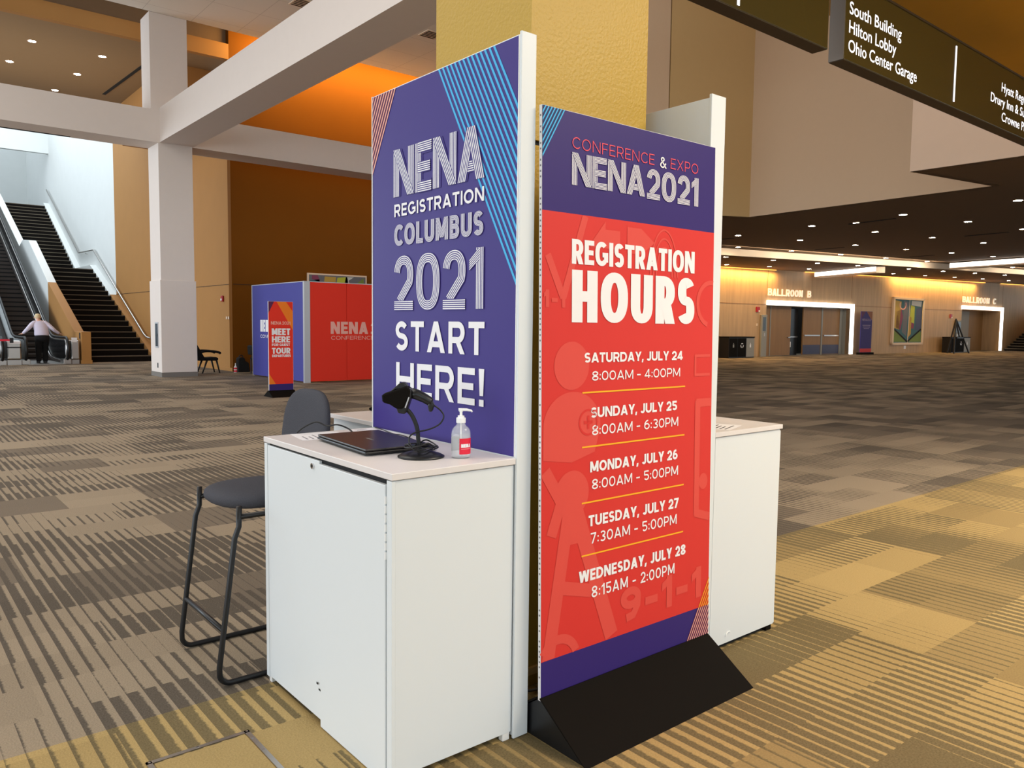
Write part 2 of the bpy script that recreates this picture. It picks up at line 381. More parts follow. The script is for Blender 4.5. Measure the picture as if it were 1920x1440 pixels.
def glyph(c, w, t, th, e):
    L, Rr, B, T, Mm = t/2, w-t/2, th/2, 1-th/2, 0.5; cx = w/2; rx = Rr-L
    o = []; s = lambda p, cl=False, a=t, b=th: o.append(stroke(p, a, b, cl))
    V = lambda x: s([(x, 0), (x, 1)])
    def bowl(top, bot, xr):
        r = min((top-bot)/2*0.95, xr-L); xc = max(xr-r, L)
        s([(L, top), (xc, top)]+el(xc, (top+bot)/2, xr-xc, (top-bot)/2, 90, -90, 14, e)+[(L, bot)])
    td = t*1.12
    if c == 'I': s([(w/2, 0), (w/2, 1)])
    elif c == 'N': V(L); V(Rr); o.append(dg(w-td/2, td/2, td))
    elif c == 'M': V(L); V(Rr); o.append(dg(cx, td/2, td, 0.12)); o.append(dg(cx, w-td/2, td, 0.12))
    elif c == 'H': V(L); V(Rr); s([(L, Mm), (Rr, Mm)])
    elif c == 'E': V(L); s([(L, T), (w, T)]); s([(L, Mm), (w*.92, Mm)]); s([(L, B), (w, B)])
    elif c == 'F': V(L); s([(L, T), (w, T)]); s([(L, .47), (w*.9, .47)])
    elif c == 'L': V(L); s([(L, B), (w, B)])
    elif c == 'T': V(cx); s([(0, T), (w, T)])
    elif c == 'A': s([(w*.2, .27), (w*.8, .27)]); o.append(dg(td/2, cx, td)); o.append(dg(w-td/2, cx, td))
    elif c == 'V': o.append(dg(cx, td/2, td)); o.append(dg(cx, w-td/2, td))
    elif c == 'W':
        for a, b_ in ((.27, .0), (.27, .5), (.73, .5), (.73, 1)): o.append(dg(w*a, td/2+(w-td)*b_, td))
    elif c == 'X': o.append(dg(td/2, w-td/2, td)); o.append(dg(w-td/2, td/2, td))
    elif c == 'Y': s([(cx, 0), (cx, .45)]); o.append(dg(cx, td/2, td, .40)); o.append(dg(cx, w-td/2, td, .40))
    elif c == 'O': s(el(cx, .5, rx/2, T-.5, 0, 360-360/36, 35, e), True)
    elif c == '0': s(el(cx, .5, rx/2, T-.5, 0, 360-360/36, 35, e*.92), True)
    elif c == 'C': s(el(w*.57, .5, w*.57-L, T-.5, 42, 318, 24, e))
    elif c == 'G': s(el(cx, .5, rx/2, T-.5, 46, 318, 24, e)); s([(w*.56, .46), (w, .46)]); s([(Rr, .46), (Rr, .16)])
    elif c == 'D': V(L); bowl(T, B, Rr)
    elif c == 'P': V(L); bowl(T, .40, Rr)
    elif c == 'R': V(L); bowl(T, .43, Rr-.01); o.append(dg(w-td/2, w*.52, td, 0, .45))
    elif c == 'B': V(L); bowl(T, .52, Rr-.03); bowl(.52, B, Rr)
    elif c == 'J': s([(Rr, 1), (Rr, .3)]+el((L+Rr)/2, .3, (Rr-L)/2, .3-B, 0, -160, 12, e))
    elif c == 'U': s([(L, 1), (L, .36)]+el(cx, .36, rx/2, .36-B, 180, 360, 16, e)+[(Rr, .36), (Rr, 1)])
    elif c == 'S':
        c1, c2 = (T+Mm)/2, (Mm+B)/2; r = (T-Mm)/2
        s(el(cx, c1, rx/2*.96, r, 28, 262, 18, e)[:-1]+[(cx, Mm)]+el(cx, c2, rx/2, r, 82, -152, 18, e)[1:])
    elif c == '1': s([(Rr, 0), (Rr, 1)]); o.append(([(0, .80), (Rr, 1.0)], [(0, .80-th), (Rr, 1-th*1.15)]))
    elif c == '2':
        s(el(cx, T-.27, rx/2, .27, 172, -28, 16, e)+[(L+td*.35, th)]); s([(0, B), (w, B)])
    elif c == '3':
        s(el(cx, .74, rx/2*.95, T-.74, 150, -75, 14, e)+[(cx*.9, .52)]); s([(cx*.9, .52)]+el(cx, .27, rx/2, .27-B, 75, -150, 14, e))
    elif c == '4': s([(w*.70, 0), (w*.70, 1)]); s([(0, .25), (w, .25)]); o.append(dg(td*.5, w*.70-t*.1, td, .25, 1))
    elif c == '5': s([(w*.94, T), (t*.7, T)]); s([(t*.65, 1), (t*.6, .52)]); s([(t*.4, .56)]+el(cx, .32, rx/2, .32-B, 100, -150, 16, e))
    elif c in '69':
        p = el(cx, .33, rx/2, .33-B, 0, 340, 22, e); q = [(w*.72, 1-th*.4)]+[(cx*.75, .86), (L+.02, .60), (L, .33)]
        if c == '9': p = [(w-a, 1-b_) for a, b_ in p]; q = [(w-a, 1-b_) for a, b_ in q]
        s(p, True); s(q)
    elif c == '7': s([(0, T), (w, T)]); o.append(dg(w*.30, w-td*.5, td, 0, 1-th*.5))
    elif c == '8': s(el(cx, .74, rx/2*.9, T-.74, 0, 345, 22, e), True); s(el(cx, .26, rx/2, .26-B, 0, 345, 22, e), True)
    elif c == '-': s([(0, .42), (w, .42)])
    elif c == ':': s([(w/2, .08), (w/2, .08+th)]); s([(w/2, .52), (w/2, .52+th)])
    elif c == ',': o.append(dg(w/2-.06, w/2+.02, t*.9, -.14, th))
    elif c == '!': s([(w/2, 0), (w/2, th)]); o.append(([(w/2-t*.38, .28), (w/2-t*.6, 1)], [(w/2+t*.38, .28), (w/2+t*.6, 1)]))
    elif c == '&':
        s([(w, 0), (w*.22, .70)]+el(w*.42, .78, w*.22, T-.78, 200, -20, 10)+[(w*.18, .42)]+el(w*.40, .26, w*.40-t/2, .26-B, 160, 330, 10)+[(w*.95, .46)])
    return o
def text(mb, P, s, u0, u1, v0, H, t, th=None, k=1, e=1.0, sb=.10, lay=1, mask=None):
    th = th or t*.92
    fix = {'I': t, ':': t*1.1, ',': t*1.0, '!': t*1.2, ' ': .30}
    nat = sum(GW[c] for c in s if c not in fix); fx = sum(fix[c] for c in s if c in fix)+sb*(len(s)-1)
    sc = ((u1-u0)/H-fx)/nat if nat else 1
    x = 0
    for c in s:
        wd = fix.get(c, GW.get(c, .6)*sc)
        if c != ' ':
            for gi, (A, B) in enumerate(glyph(c, wd, t, th, e)):
                if mask:
                    mk = lambda f: [P(u0+H*(x+a[0]+(b_[0]-a[0])*f), v0+H*(a[1]+(b_[1]-a[1])*f), lay+gi*.30-.14) for a, b_ in zip(A, B)]
                    mask.ribbon(mk(-.09), mk(1.09))
                for i in range(k):
                    f0, f1 = (0, 1) if k == 1 else (2*i/(2*k-1), (2*i+1)/(2*k-1))
                    mk = lambda f: [P(u0+H*(x+a[0]+(b_[0]-a[0])*f), v0+H*(a[1]+(b_[1]-a[1])*f), lay+gi*(.30 if mask else .16)) for a, b_ in zip(A, B)]
                    mb.ribbon(mk(f0), mk(f1))
        x += wd+sb
    return mb
def clip_poly(poly, inside, cut):
    out = []
    for i in range(len(poly)):
        a, b_ = poly[i-1], poly[i]
        if inside(b_):
            if not inside(a): out.append(cut(a, b_))
            out.append(b_)
        elif inside(a): out.append(cut(a, b_))
    return out
def clip_rect(poly, u0, u1, v0, v1):
    for ax, val, sg in ((0, u0, 1), (0, u1, -1), (1, v0, 1), (1, v1, -1)):
        ins = lambda p: sg*(p[ax]-val) >= -1e-9
        def cut(a, b_):
            t = (val-a[ax])/(b_[ax]-a[ax]); return (a[0]+(b_[0]-a[0])*t, a[1]+(b_[1]-a[1])*t)
        poly = clip_poly(poly, ins, cut)
        if len(poly) < 3: return []
    return poly
def flat(mb, P, poly, lay=1):
    if len(poly) >= 3: mb.quad(*[P(u, v, lay) for u, v in poly])
def disc(mb, P, cu, cv, ru, rv, rect, lay=1, n=40): flat(mb, P, clip_rect([(cu+ru*math.cos(2*math.pi*i/n), cv+rv*math.sin(2*math.pi*i/n)) for i in range(n)], *rect), lay)
def font_line(name, s, P, u0, u1, v0, H, m, parent, depth=0.0):
    c = bpy.data.curves.new('font', 'FONT'); c.body = s; c.resolution_u = 3; c.offset = 0.006
    o = bpy.data.objects.new('font', c); COL.objects.link(o)
    me = bpy.data.meshes.new_from_object(o.evaluated_get(bpy.context.evaluated_depsgraph_get()))
    bpy.data.objects.remove(o); bpy.data.curves.remove(c)
    xs = [v.co.x for v in me.vertices]; x0, x1 = min(xs), max(xs)
    mb = MB(); mb.v = [tuple(P(u0+(v.co.x-x0)/(x1-x0)*(u1-u0), v0+v.co.y*H/0.70, 1)) for v in me.vertices]; mb.f = [tuple(p.vertices) for p in me.polygons]
    bpy.data.meshes.remove(me)
    return mb.build(name, m, parent)

# ================================================================== THE SETTING
struct('floor', MB().quad((-30, -20, 0), (95, -20, 0), (95, 62, 0), (-30, 62, 0)), 'carpet')

# --- gold column inside the kiosk
CX0, CX1, CY0, CY1 = 2.06, 2.74, 2.40, 3.06
col = sroot('column_gold', (2.4, 2.73, 0))
MB().box(CX0, CX1, CY0, CY1, 2.232, 9.47).build('upper_shaft', 'gold', col)
MB().box(CX0+.012, CX1-.012, CY0+.012, CY1-.012, 2.212, 2.232).build('reveal_joint', 'gap', col)
MB().box(CX0-.004, CX1+.004, CY0-.004, CY1+.004, .0, 2.212).build('lower_sleeve', 'gold', col, bevel=.004)
MB().box(CX0-.018, CX1+.018, CY0-.018, CY1+.018, .055, .085).build('base_trim', 'gold_trim', col)

# --- white column with the two beams that meet on it
wc = sroot('column_white', (6.65, 22.68, 0))
MB().box(6.21, 7.08, 22.21, 23.14, 0, 6.2).build('shaft', 'white_paint', wc)
MB().box(6.18, 7.11, 22.18, 23.17, .12, 2.59).build('lower_wrap', 'white_paint', wc, bevel=.008)
MB().box(6.175, 7.115, 22.175, 23.175, 0, .12).build('base_band', 'grey_base', wc)
MB().box(6.05, 6.99, 22.21, 23.0, 6.9, 9.47).build('upper_shaft', 'white_paint', wc)
struct('beam_cross', MB().box(-25, 30, 22.2, 23.15, 6.165, 7.0), 'white_paint')
struct('beam_long', MB().box(6.25, 7.11, -8, 22.2, 6.18, 7.06), 'white_paint')
struct('ceiling_lobby', MB().box(-25, 30, 15.5, 22.2, 9.47, 9.7).box(-25, 9.5, -12, 15.5, 9.47, 9.7), 'tile')
struct('ceiling_high', MB().box(9.5, 30, -12, 15.6, 13.4, 13.6), 'white_paint')
struct('wall_high_rear', MB().box(9.5, 30, 15.5, 15.7, 9.7, 13.4).box(9.3, 9.5, -12, 15.5, 9.7, 13.4), 'taupe')
struct('ceiling_cove', MB().box(-25, 31, 22.0, 24.2, 10.4, 10.6), 'amber_paint')
struct('ceiling_upper_floor', MB().box(-25, 8.66, 23.95, 33, 9.2, 9.4), 'brown_ceiling')
struct('trim_upper_fascia', MB().box(-25, 8.66, 23.75, 23.95, 9.2, 9.64), 'tan_paint')
struct('wall_cove_rear', MB().box(-25, 8.66, 23.97, 24.1, 9.4, 10.4), 'dark_ceiling')
struct('wall_upper_floor', MB().box(7.45, 8.66, 25.2, 31.0, 7.72, 9.2), 'tan_paint')
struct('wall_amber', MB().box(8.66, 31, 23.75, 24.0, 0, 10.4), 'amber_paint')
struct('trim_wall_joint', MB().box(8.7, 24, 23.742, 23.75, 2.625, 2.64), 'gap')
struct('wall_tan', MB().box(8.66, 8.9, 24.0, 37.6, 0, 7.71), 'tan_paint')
struct('wall_tan_upper', MB().box(8.66, 8.9, 31.0, 37.6, 7.71, 13), 'tan_paint')
struct('trim_tan_wall_joint', MB().box(8.652, 8.66, 24.0, 37.6, 2.625, 2.64), 'gap')
struct('baseboard_tan_wall', MB().box(8.64, 8.66, 23.76, 32.2, 0, .105), 'tan_paint', bevel=.004)
struct('wall_stair_shaft', MB().box(8.66, 8.9, 37.6, 60, 0, 14), 'shaft_paint')
struct('wall_stair_back', MB().box(-12, 8.66, 60, 60.3, 6, 14), 'shaft_paint')
struct('wall_stair_header', MB().box(-12, 8.66, 52.3, 52.6, 10.95, 14), 'shaft_paint')
struct('floor_stair_top', MB().box(-12, 8.66, 52.72, 60, 7.6, 7.98), 'stair_black')

# --- staircase against the tan wall
def stair_mesh(flights, x0, x1):
    a, nb = MB(), MB()
    for y0, z0, y1, z1, n in flights:
        for i in range(n):
            ya, zb = y0+(y1-y0)*i/n, z0+(z1-z0)*(i+1)/n
            yb = y0+(y1-y0)*(i+1)/n
            a.box(x0, x1, ya, yb+.02, max(zb-.9, 0), zb); nb.box(x0, x1, ya-.025, ya+.02, zb-.03, zb+.004)
    return a, nb
fl = [(31.35, 0, 41.2, 3.85, 18), (44.7, 3.85, 52.7, 7.98, 19)]
a, nb = stair_mesh(fl, 6.15, 8.40); a.box(6.15, 8.40, 41.2, 44.75, 3.0, 3.85)
sc = sroot('staircase', (7.2, 31.4, 0))
a.build('treads', 'stair_black', sc); nb.build('nosings', 'nosing', sc)
def stringer(pts, x0, x1): return MB().prism([(x0, y, z) for y, z in pts], (x1-x0, 0, 0))
stringer([(31.2, 0), (31.2, .16), (37.6, 2.62), (37.6, 2.0), (32.6, 0)], 8.40, 8.66).build('stringer_tan', 'tan_paint', sc)
stringer([(37.6, 2.0), (37.6, 2.62), (41.3, 4.08), (44.6, 4.08), (52.7, 8.2), (52.7, 7.4), (44.8, 3.4), (41.3, 3.4)], 8.40, 8.66).build('stringer_white', 'shaft_paint', sc)
pw = sroot('wall_parapet', (6, 30.4, 0))
MB().prism([(5.85, 30.35, 0), (5.85, 30.35, 1.10), (5.85, 31.5, 1.10), (5.85, 36.3, 3.0), (5.85, 36.3, 1.0), (5.85, 34, 0)], (.30, 0, 0)).build('tan_section', 'tan_paint', pw, bevel=.01)
MB().prism([(5.85, 36.3, 1.0), (5.85, 36.3, 3.0), (5.85, 40.6, 4.98), (5.85, 42.2, 5.12), (5.85, 43.2, 4.9), (5.85, 52.7, 8.9), (5.85, 52.7, 7.6), (5.85, 40, 2.6)], (.30, 0, 0)).build('white_section', 'shaft_paint', pw, bevel=.01)
MB().box(5.83, 6.17, 30.33, 31.0, 0, .12).build('plinth', 'tan_paint', pw)
hr = thing('handrail', 'brushed steel handrail bending along the staircase wall beside the escalators', 'handrail', (8.55, 32.4, .9))
MB().tube([(8.6, 32.3, .84), (8.55, 32.6, .86), (8.55, 33.0, .98), (8.55, 37.2, 2.9), (8.55, 41.2, 4.78), (8.55, 44.4, 4.84), (8.55, 52.6, 8.95)], .035, 10).build('rail', 'steel', hr, smooth=True)
for y, z in ((33.6, 1.2), (36.5, 2.5), (39.5, 3.9), (43.0, 4.76), (46.8, 5.98), (50, 7.6)):
    MB().tube([(8.55, y, z), (8.60, y, z-.06), (8.66, y, z-.06)], .014, 6).build('bracket', 'steel', hr)

# --- low brown ceiling, bulkheads and the ballroom wall
def zc(x, d=0): return 4.51+d+.0156*(x-33)
A_, B_, C_, D_, E_, F_ = (16.13, 14.16), (16.8, 13.9), (19.19, 12.95), (18.67, 6.66), (15.62, 7.02), (15.45, -10)
FL = [(16, 20.44), (26.8, 19.34), (37.93, 18.21), (40.13, 17.96), (53.04, 16.93), (85, 14.4)]
struct('ceiling_concourse', MB().prism([(x, y, zc(x, .28)) for x, y in [A_, B_, C_, D_, E_, F_, (85, -10)]+FL[::-1]], (0, 0, .004)), 'dark_ceiling')
struct('ceiling_concourse_rear', MB().prism([(x, y, zc(x)) for x, y in FL+[(85, 23.2), (60, 24.2), (16, 25.2)]], (0, 0, .004)), 'dark_ceiling')
fm = MB()
for (x, y), (x2, y2) in zip(FL[:-1], FL[1:]): fm.prism([(x, y, zc(x)), (x2, y2, zc(x2)), (x2, y2, zc(x2, .29)), (x, y, zc(x, .29))], (0, .05, 0))
struct('trim_ceiling_step', fm, 'fascia')
def wall_seg(name, p, q, m, th=.18):
    d = (Vector(q)-Vector(p)).normalized(); n = Vector((-d.y, d.x))*th
    pts = [p, q, (q[0]+n.x, q[1]+n.y), (p[0]+n.x, p[1]+n.y)]
    struct(name, MB().loft([[(x, y, zc(x, .28)) for x, y in pts], [(x, y, 13.4) for x, y in pts]]), m)
wall_seg('wall_pilaster', (14.9, 14.7), (16.78, 13.92), 'taupe')
wall_seg('wall_bulkhead_end', B_, C_, 'tan2')
wall_seg('wall_bulkhead', C_, D_, 'taupe')
wall_seg('wall_bulkhead_jog', D_, (15.66, 7.012), 'taupe')
wall_seg('wall_bulkhead_near', E_, F_, 'blush')
BP, BT = Vector((34.6, 23.75)), Vector((31.6, -1.3)).normalized(); BN = Vector((BT.y, -BT.x))
def BW(s_, n_, z_): return (BP.x+BT.x*s_+BN.x*n_, BP.y+BT.y*s_+BN.y*n_, z_)
bw = MB()
for s0, s1, z0, z1 in ((-16, 2.3, 0, 5.9), (2.3, 10.5, 2.75, 5.9), (10.5, 25.0, 0, 5.9), (25.0, 31.4, 3.02, 5.9), (31.4, 52, 0, 5.9)):
    bw.obox(BW, s0, s1, -.25, 0, z0, z1)
struct('wall_ballroom', bw, 'veneer')
jm = MB()
for s0, s1, z_ in ((-16, 2.2, 2.72), (10.75, 25.0, 2.86)): jm.obox(BW, s0, s1, 0, .006, z_, z_+.035)
for s_ in (2.3, 10.55, 24.9, 31.6): jm.obox(BW, s_, s_+.03, 0, .006, 3.3, 4.9)
struct('trim_ballroom_joints', jm, 'door_wood')
for s0, s1 in ((-16, 2.9), (5.6, 28.3), (31.0, 52)):
    cv = MB(); cv.obox(BW, s0, s1, .04, .10, zc(BW(s0, 0, 0)[0])-.03, zc(BW(s0, 0, 0)[0])+.03)
    v = [];                                                  # the tube follows the gently sloping ceiling
    for (x, y, z) in cv.v: v.append((x, y, z-zc(BW(s0, 0, 0)[0])+zc(x)))
    cv.v = v
    struct('trim_cove_light', cv, 'amber_lamp')
    mid = (s0+s1)/2 if s0 > -10 and s1 < 50 else (s0+9.5 if s0 < -10 else s0+8)
    L_ = min(s1-s0, 20)
    area('ballroom_cove_light', (*BW(mid, .35, 0)[:2], zc(BW(mid, 0, 0)[0])-.03), (*BW(mid, -.1, 0)[:2], 2.2), L_, .12, 26*L_, AMBER)

# ballroom doors
d1 = sroot('door_1', BW(6.4, 0, 0))
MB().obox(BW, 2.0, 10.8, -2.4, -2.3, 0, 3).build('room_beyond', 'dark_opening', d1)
mb = MB(); mb.obox(BW, 2.3, 10.5, -.9, -.02, 2.70, 2.75); mb.obox(BW, 2.26, 2.3, -.9, 0, 0, 2.75); mb.obox(BW, 10.5, 10.54, -.9, 0, 0, 2.75); mb.build('frame', 'kiosk_grey', d1)
for s0, s1 in ((2.32, 3.30), (3.38, 5.25), (6.45, 8.25), (8.42, 10.2)):
    lf = MB().obox(BW, s0, s1, -.55, -.48, .02, 2.68).build('leaf', 'door_wood', d1)
    if s0 > 6:
        MB().obox(BW, s0+.1, s1-.15, -.48, -.42, 1.08, 1.15).build('push_bar', 'steel', lf)
        k = MB(); k.obox(BW, s0+.04, s1-.04, -.48, -.47, .05, .58); k.build('kick_wrap', 'slate', lf)
    elif s0 > 3: MB().obox(BW, 4.95, 5.15, -.48, -.40, .98, 1.03).build('handle', 'steel', lf)
mb = MB(); mb.obox(BW, 3.30, 3.38, -.56, -.46, 0, 2.7); mb.obox(BW, 8.27, 8.40, -.56, -.46, 0, 2.7); mb.obox(BW, 10.2, 10.5, -.56, -.46, 0, 2.7); mb.build('mullions', 'kiosk_grey', d1)
gl = MB(); gl.obox(BW, 5.45, 6.35, -.8, -.77, 0, 2.6); gl.build('glass_panel', 'glass_black', d1)
MB().obox(BW, 5.45, 6.35, -.77, -.74, 1.0, 1.06).build('mid_rail', 'steel', d1)
MB().obox(BW, 5.6, 5.72, -.77, -.74, .45, .75).build('sign_plate', 'ink_white', d1)
d2 = sroot('door_2', BW(28, 0, 0))
MB().obox(BW, 24.8, 31.6, -1.3, -1.2, 0, 3.1).build('recess_back', 'door_wood', d2)
mb = MB(); mb.obox(BW, 25.0, 31.4, -1.2, -.02, 2.97, 3.02); mb.obox(BW, 31.36, 31.4, -1.2, 0, 0, 3.0); mb.build('recess_lining', 'veneer', d2)
for s0, s1 in ((25.5, 27.1), (27.14, 28.9)):
    lf = MB().obox(BW, s0, s1, -1.2, -1.14, .02, 2.9).build('leaf', 'grey_door', d2)
    MB().obox(BW, 26.95 if s0 < 26 else 27.2, 27.05 if s0 < 26 else 27.3, -1.14, -1.06, .95, 1.2).build('handle', 'steel', lf)
def door_light(lab, s0, s1, zt):
    t = thing('door_light', lab, 'light', BW(s1, .06, 0), 'white light strips around the ballroom doors')
    MB().obox(BW, s0, s1+.24, .0, .12, zt-.02, zt+.22).build('top_strip', 'linear', t)
    MB().obox(BW, s1, s1+.24, .0, .12, .03, zt-.02).build('side_strip', 'linear', t)
door_light('white light strip framing the wide open door with dark wood leaves', 2.26, 10.5, 2.75)
door_light('white light strip framing the grey double door beside the far stairs', 24.9, 31.4, 3.02)
def ballroom_letters(lab, s, s0, s1, z0, H, loc):
    t = thing('wall_letters', lab, 'sign', loc, 'raised ballroom names on the wood wall')
    n = sum(1 for c in s if c != ' '); adv = (s1-s0)/(len(s)-.15); x = s0
    for c in s:
        if c != ' ':
            mb = MB()
            for A, B in glyph(c, .80, .20, .19, .9):
                for i in range(len(A)-1):
                    P = lambda a: BW(x+a[0]*H*1.15*adv/.52/H*.45, .05, z0+a[1]*H)
                    q = [P(A[i]), P(A[i+1]), P(B[i+1]), P(B[i])]
                    mb.prism(q, (BN.x*.05, BN.y*.05, 0))
            mb.build('letter', 'letter_face', t)
        x += adv
ballroom_letters('raised white letters BALLROOM B over the wide open door', 'BALLROOM B', 2.27, 6.25, 3.22, .37, BW(4.2, .05, 3.2))
ballroom_letters('raised white letters BALLROOM C over the grey double door', 'BALLROOM C', 24.85, 30.3, 3.46, .42, BW(27.5, .05, 3.4))

# ================================================================== THE KIOSK
def counter(name, label, x0, x1, y0, y1, door_face, feet):
    """white laminate counter unit: body, top, two doors on one face, feet"""
    t = thing(name, label, 'counter', ((x0+x1)/2, (y0+y1)/2, 0), 'white counters round the gold column')
    MB().box(x0+.012, x1, y0+.004, y1-.004, .028, 1.006).build('cabinet_body', 'lam', t, bevel=.0015)
    MB().box(x0-.004 if x0 < 2 else x0, x1+.003 if x0 < 1.8 else x1+.012, y0-.004, y1+.004, 1.009, 1.031).build('countertop', 'counter_white', t, bevel=.002)
    return t
cl = counter('registration_counter', 'white counter with laptop and sanitizer on top, in front of the purple START HERE panel', 1.268, 1.766, 2.118, 3.130, 'x', 0)
MB().box(1.2795, 1.281, 2.150, 3.105, .03, 1.005).build('door_recess', 'gap', cl)
dl = MB().box(1.266, 1.2785, 2.626, 3.098, .026, 1.000).build('door', 'lam', cl, bevel=.002)
dr = MB().box(1.262, 1.2785, 2.153, 2.622, .004, .990).build('door', 'lam', cl, bevel=.002)
MB().box(1.2655, 1.279, 2.118, 2.149, .004, 1.006).build('side_edge', 'lam', cl, bevel=.0015)
MB().box(1.2655, 1.279, 3.101, 3.130, .02, 1.006).build('side_edge', 'lam', cl, bevel=.0015)
hm = MB()
for z in (.75, .78, .81, .84, .87, .90, .93): hm.box(1.2605, 1.266, 2.1485, 2.1535, z, z+.024)
hm.build('hinge_strip', 'lam_edge', cl)
lk = MB().tube([(1.2665, 2.676, .975), (1.2600, 2.676, .975)], .011, 18).build('lock', 'chrome', dl, smooth=False)
MB().tube([(1.2602, 2.676, .975), (1.2590, 2.676, .975)], .006, 12).build('keyhole', 'gap', dl)
for x, y in ((1.285, 3.10), (1.745, 2.135), (1.285, 2.16), (1.745, 3.10)):
    MB().box(x-.016, x+.016, y-.012, y+.012, 0, .03).build('foot', 'lam_edge', cl, bevel=.003)
MB().box(1.262, 1.2618, 2.638, 2.652, .158, .166).box(1.2617, 1.2619, 2.618, 2.634, .140, .147).build('scuff_mark', 'gap', dr)

cr = counter('registration_counter', 'white counter at the right, half hidden behind the red hours sign', 2.931, 3.463, 2.118, 2.60, 'x', 0)
MB().box(3.4635, 3.476, 2.125, 2.595, .03, 1.0).build('door', 'lam', cr, bevel=.002)
for x, y in ((2.96, 2.135), (3.44, 2.135), (3.44, 2.57), (2.96, 2.57)):
    MB().box(x-.03, x+.016, y-.008, y+.016, 0, .028).build('foot', 'black', cr, bevel=.003)
MB().box(2.95, 3.45, 2.15, 2.58, 0, .027).build('plinth', 'gap', cr)
pts = arcpts((3.085, 2.119, .058), (1, 0, 0), (0, 0, 1), .022, 60, 170, 10)
MB().tube(pts, .003, 6).build('cable_grommet', 'lam_edge', cr)
cb = counter('registration_counter', 'white counter behind the purple panel, only its corner showing beside the stool back', 1.875, 2.86, 3.26, 3.745, 'y', 0)
MB().box(1.90, 2.37, 3.746, 3.758, .03, 1.0).build('door', 'lam', cb, bevel=.002)
MB().box(2.375, 2.85, 3.746, 3.758, .03, 1.0).build('door', 'lam', cb, bevel=.002)
for x, y in ((1.90, 3.29), (2.84, 3.29), (1.90, 3.72), (2.84, 3.72)):
    MB().box(x-.014, x+.014, y-.014, y+.014, 0, .028).build('foot', 'lam_edge', cb, bevel=.003)

# --- purple START HERE panel (printed face towards -X)
pp = thing('display_panel', 'tall purple panel with blue stripes and the white words START HERE!', 'sign panel', (1.80, 2.62, 0))
MB().box(1.772, 1.832, 2.121, 3.131, .01, 2.490).build('panel_core', 'lam', pp, bevel=.002)
MB().box(1.769, 1.836, 2.110, 2.121, .004, 2.498).build('end_cap', 'lam', pp, bevel=.002)
MB().box(1.7688, 1.772, 2.1212, 2.1265, 1.032, 2.487).build('edge_trim', 'lam_edge', pp)
MB().box(1.7688, 1.772, 3.1255, 3.131, 1.032, 2.490).build('edge_trim', 'lam_edge', pp)
def PP(u, v, lay): return (1.7716-.0010*lay, 3.125-u, v)
RP = (0.0, .998, 1.034, 2.486)
flat(MB_ := MB(), PP, [(0, 1.034), (.998, 1.034), (.998, 2.486), (0, 2.486)], 0)
MB_.build('printed_face', 'purple', pp)
bl = MB()
for i in range(14):
    u = .508+i*.0266; sl = -1.735
    flat(bl, PP, clip_rect([(u, 2.486), (u+.0115, 2.486), (u+.0115+1.5/1.735, 2.486-1.5), (u+1.5/1.735, 2.486-1.5)], *RP), 1)
bl.build('blue_stripes', 'ink_blue', pp)
pk, mar = MB(), MB()
flat(mar, PP, [(0, 2.165), (0, 2.486), (.192, 2.486)], 1)
mar.build('corner_triangle', 'ink_maroon', pp)
for i in range(9):
    u = .186-i*.0222
    flat(pk, PP, clip_rect([(u, 2.486), (u+.0085, 2.486), (u+.0085-.9/1.72, 2.486-.9), (u-.9/1.72, 2.486-.9)], *RP), 2)
pk.build('pink_stripes', 'ink_peach', pp)
mb = MB(); text(mb, PP, 'NENA', .180, .812, 2.034, .196, .28, .24, sb=.05, lay=2); mb.build('letter_knockout', 'purple', pp)  # purple outline behind the letters, knocks out the blue stripes
mb = MB(); text(mb, PP, 'REGISTRATION', .182, .816, 1.9495, .055, .28, .24, sb=.12, lay=2); mb.build('letter_knockout', 'purple', pp)
for s_, u0, u1, v0, H, t_, th_, k, e, sb in (('NENA', .180, .812, 2.034, .196, .215, .19, 5, 1, .055), ('REGISTRATION', .186, .812, 1.951, .052, .21, .19, 1, 1, .17),
    ('COLUMBUS', .186, .808, 1.829, .088, .25, .21, 5, .9, .13), ('2021', .186, .811, 1.559, .226, .19, .16, 5, .88, .11),
    ('START', .196, .822, 1.387, .124, .215, .19, 1, 1, .19), ('HERE!', .202, .823, 1.197, .140, .20, .18, 1, 1, .17)):
    mb, mk_ = MB(), MB()
    text(mb, PP, s_, u0, u1, v0, H, t_, th_, k, e, sb, 3, mk_ if k > 1 else None)
    mb.build('printed_text', 'ink_white', pp)
    if k > 1: mk_.build('letter_gaps', 'purple', pp)

# --- right white panel (bare side towards the column)
pr = thing('display_panel', 'tall blank white panel rising behind the red hours sign', 'sign panel', (2.88, 2.62, 0))
MB().box(2.832, 2.925, 2.126, 3.131, .01, 2.478).build('panel_core', 'lam', pr, bevel=.002)
MB().box(2.829, 2.928, 2.112, 2.126, .004, 2.492).build('end_cap', 'lam', pr, bevel=.002)

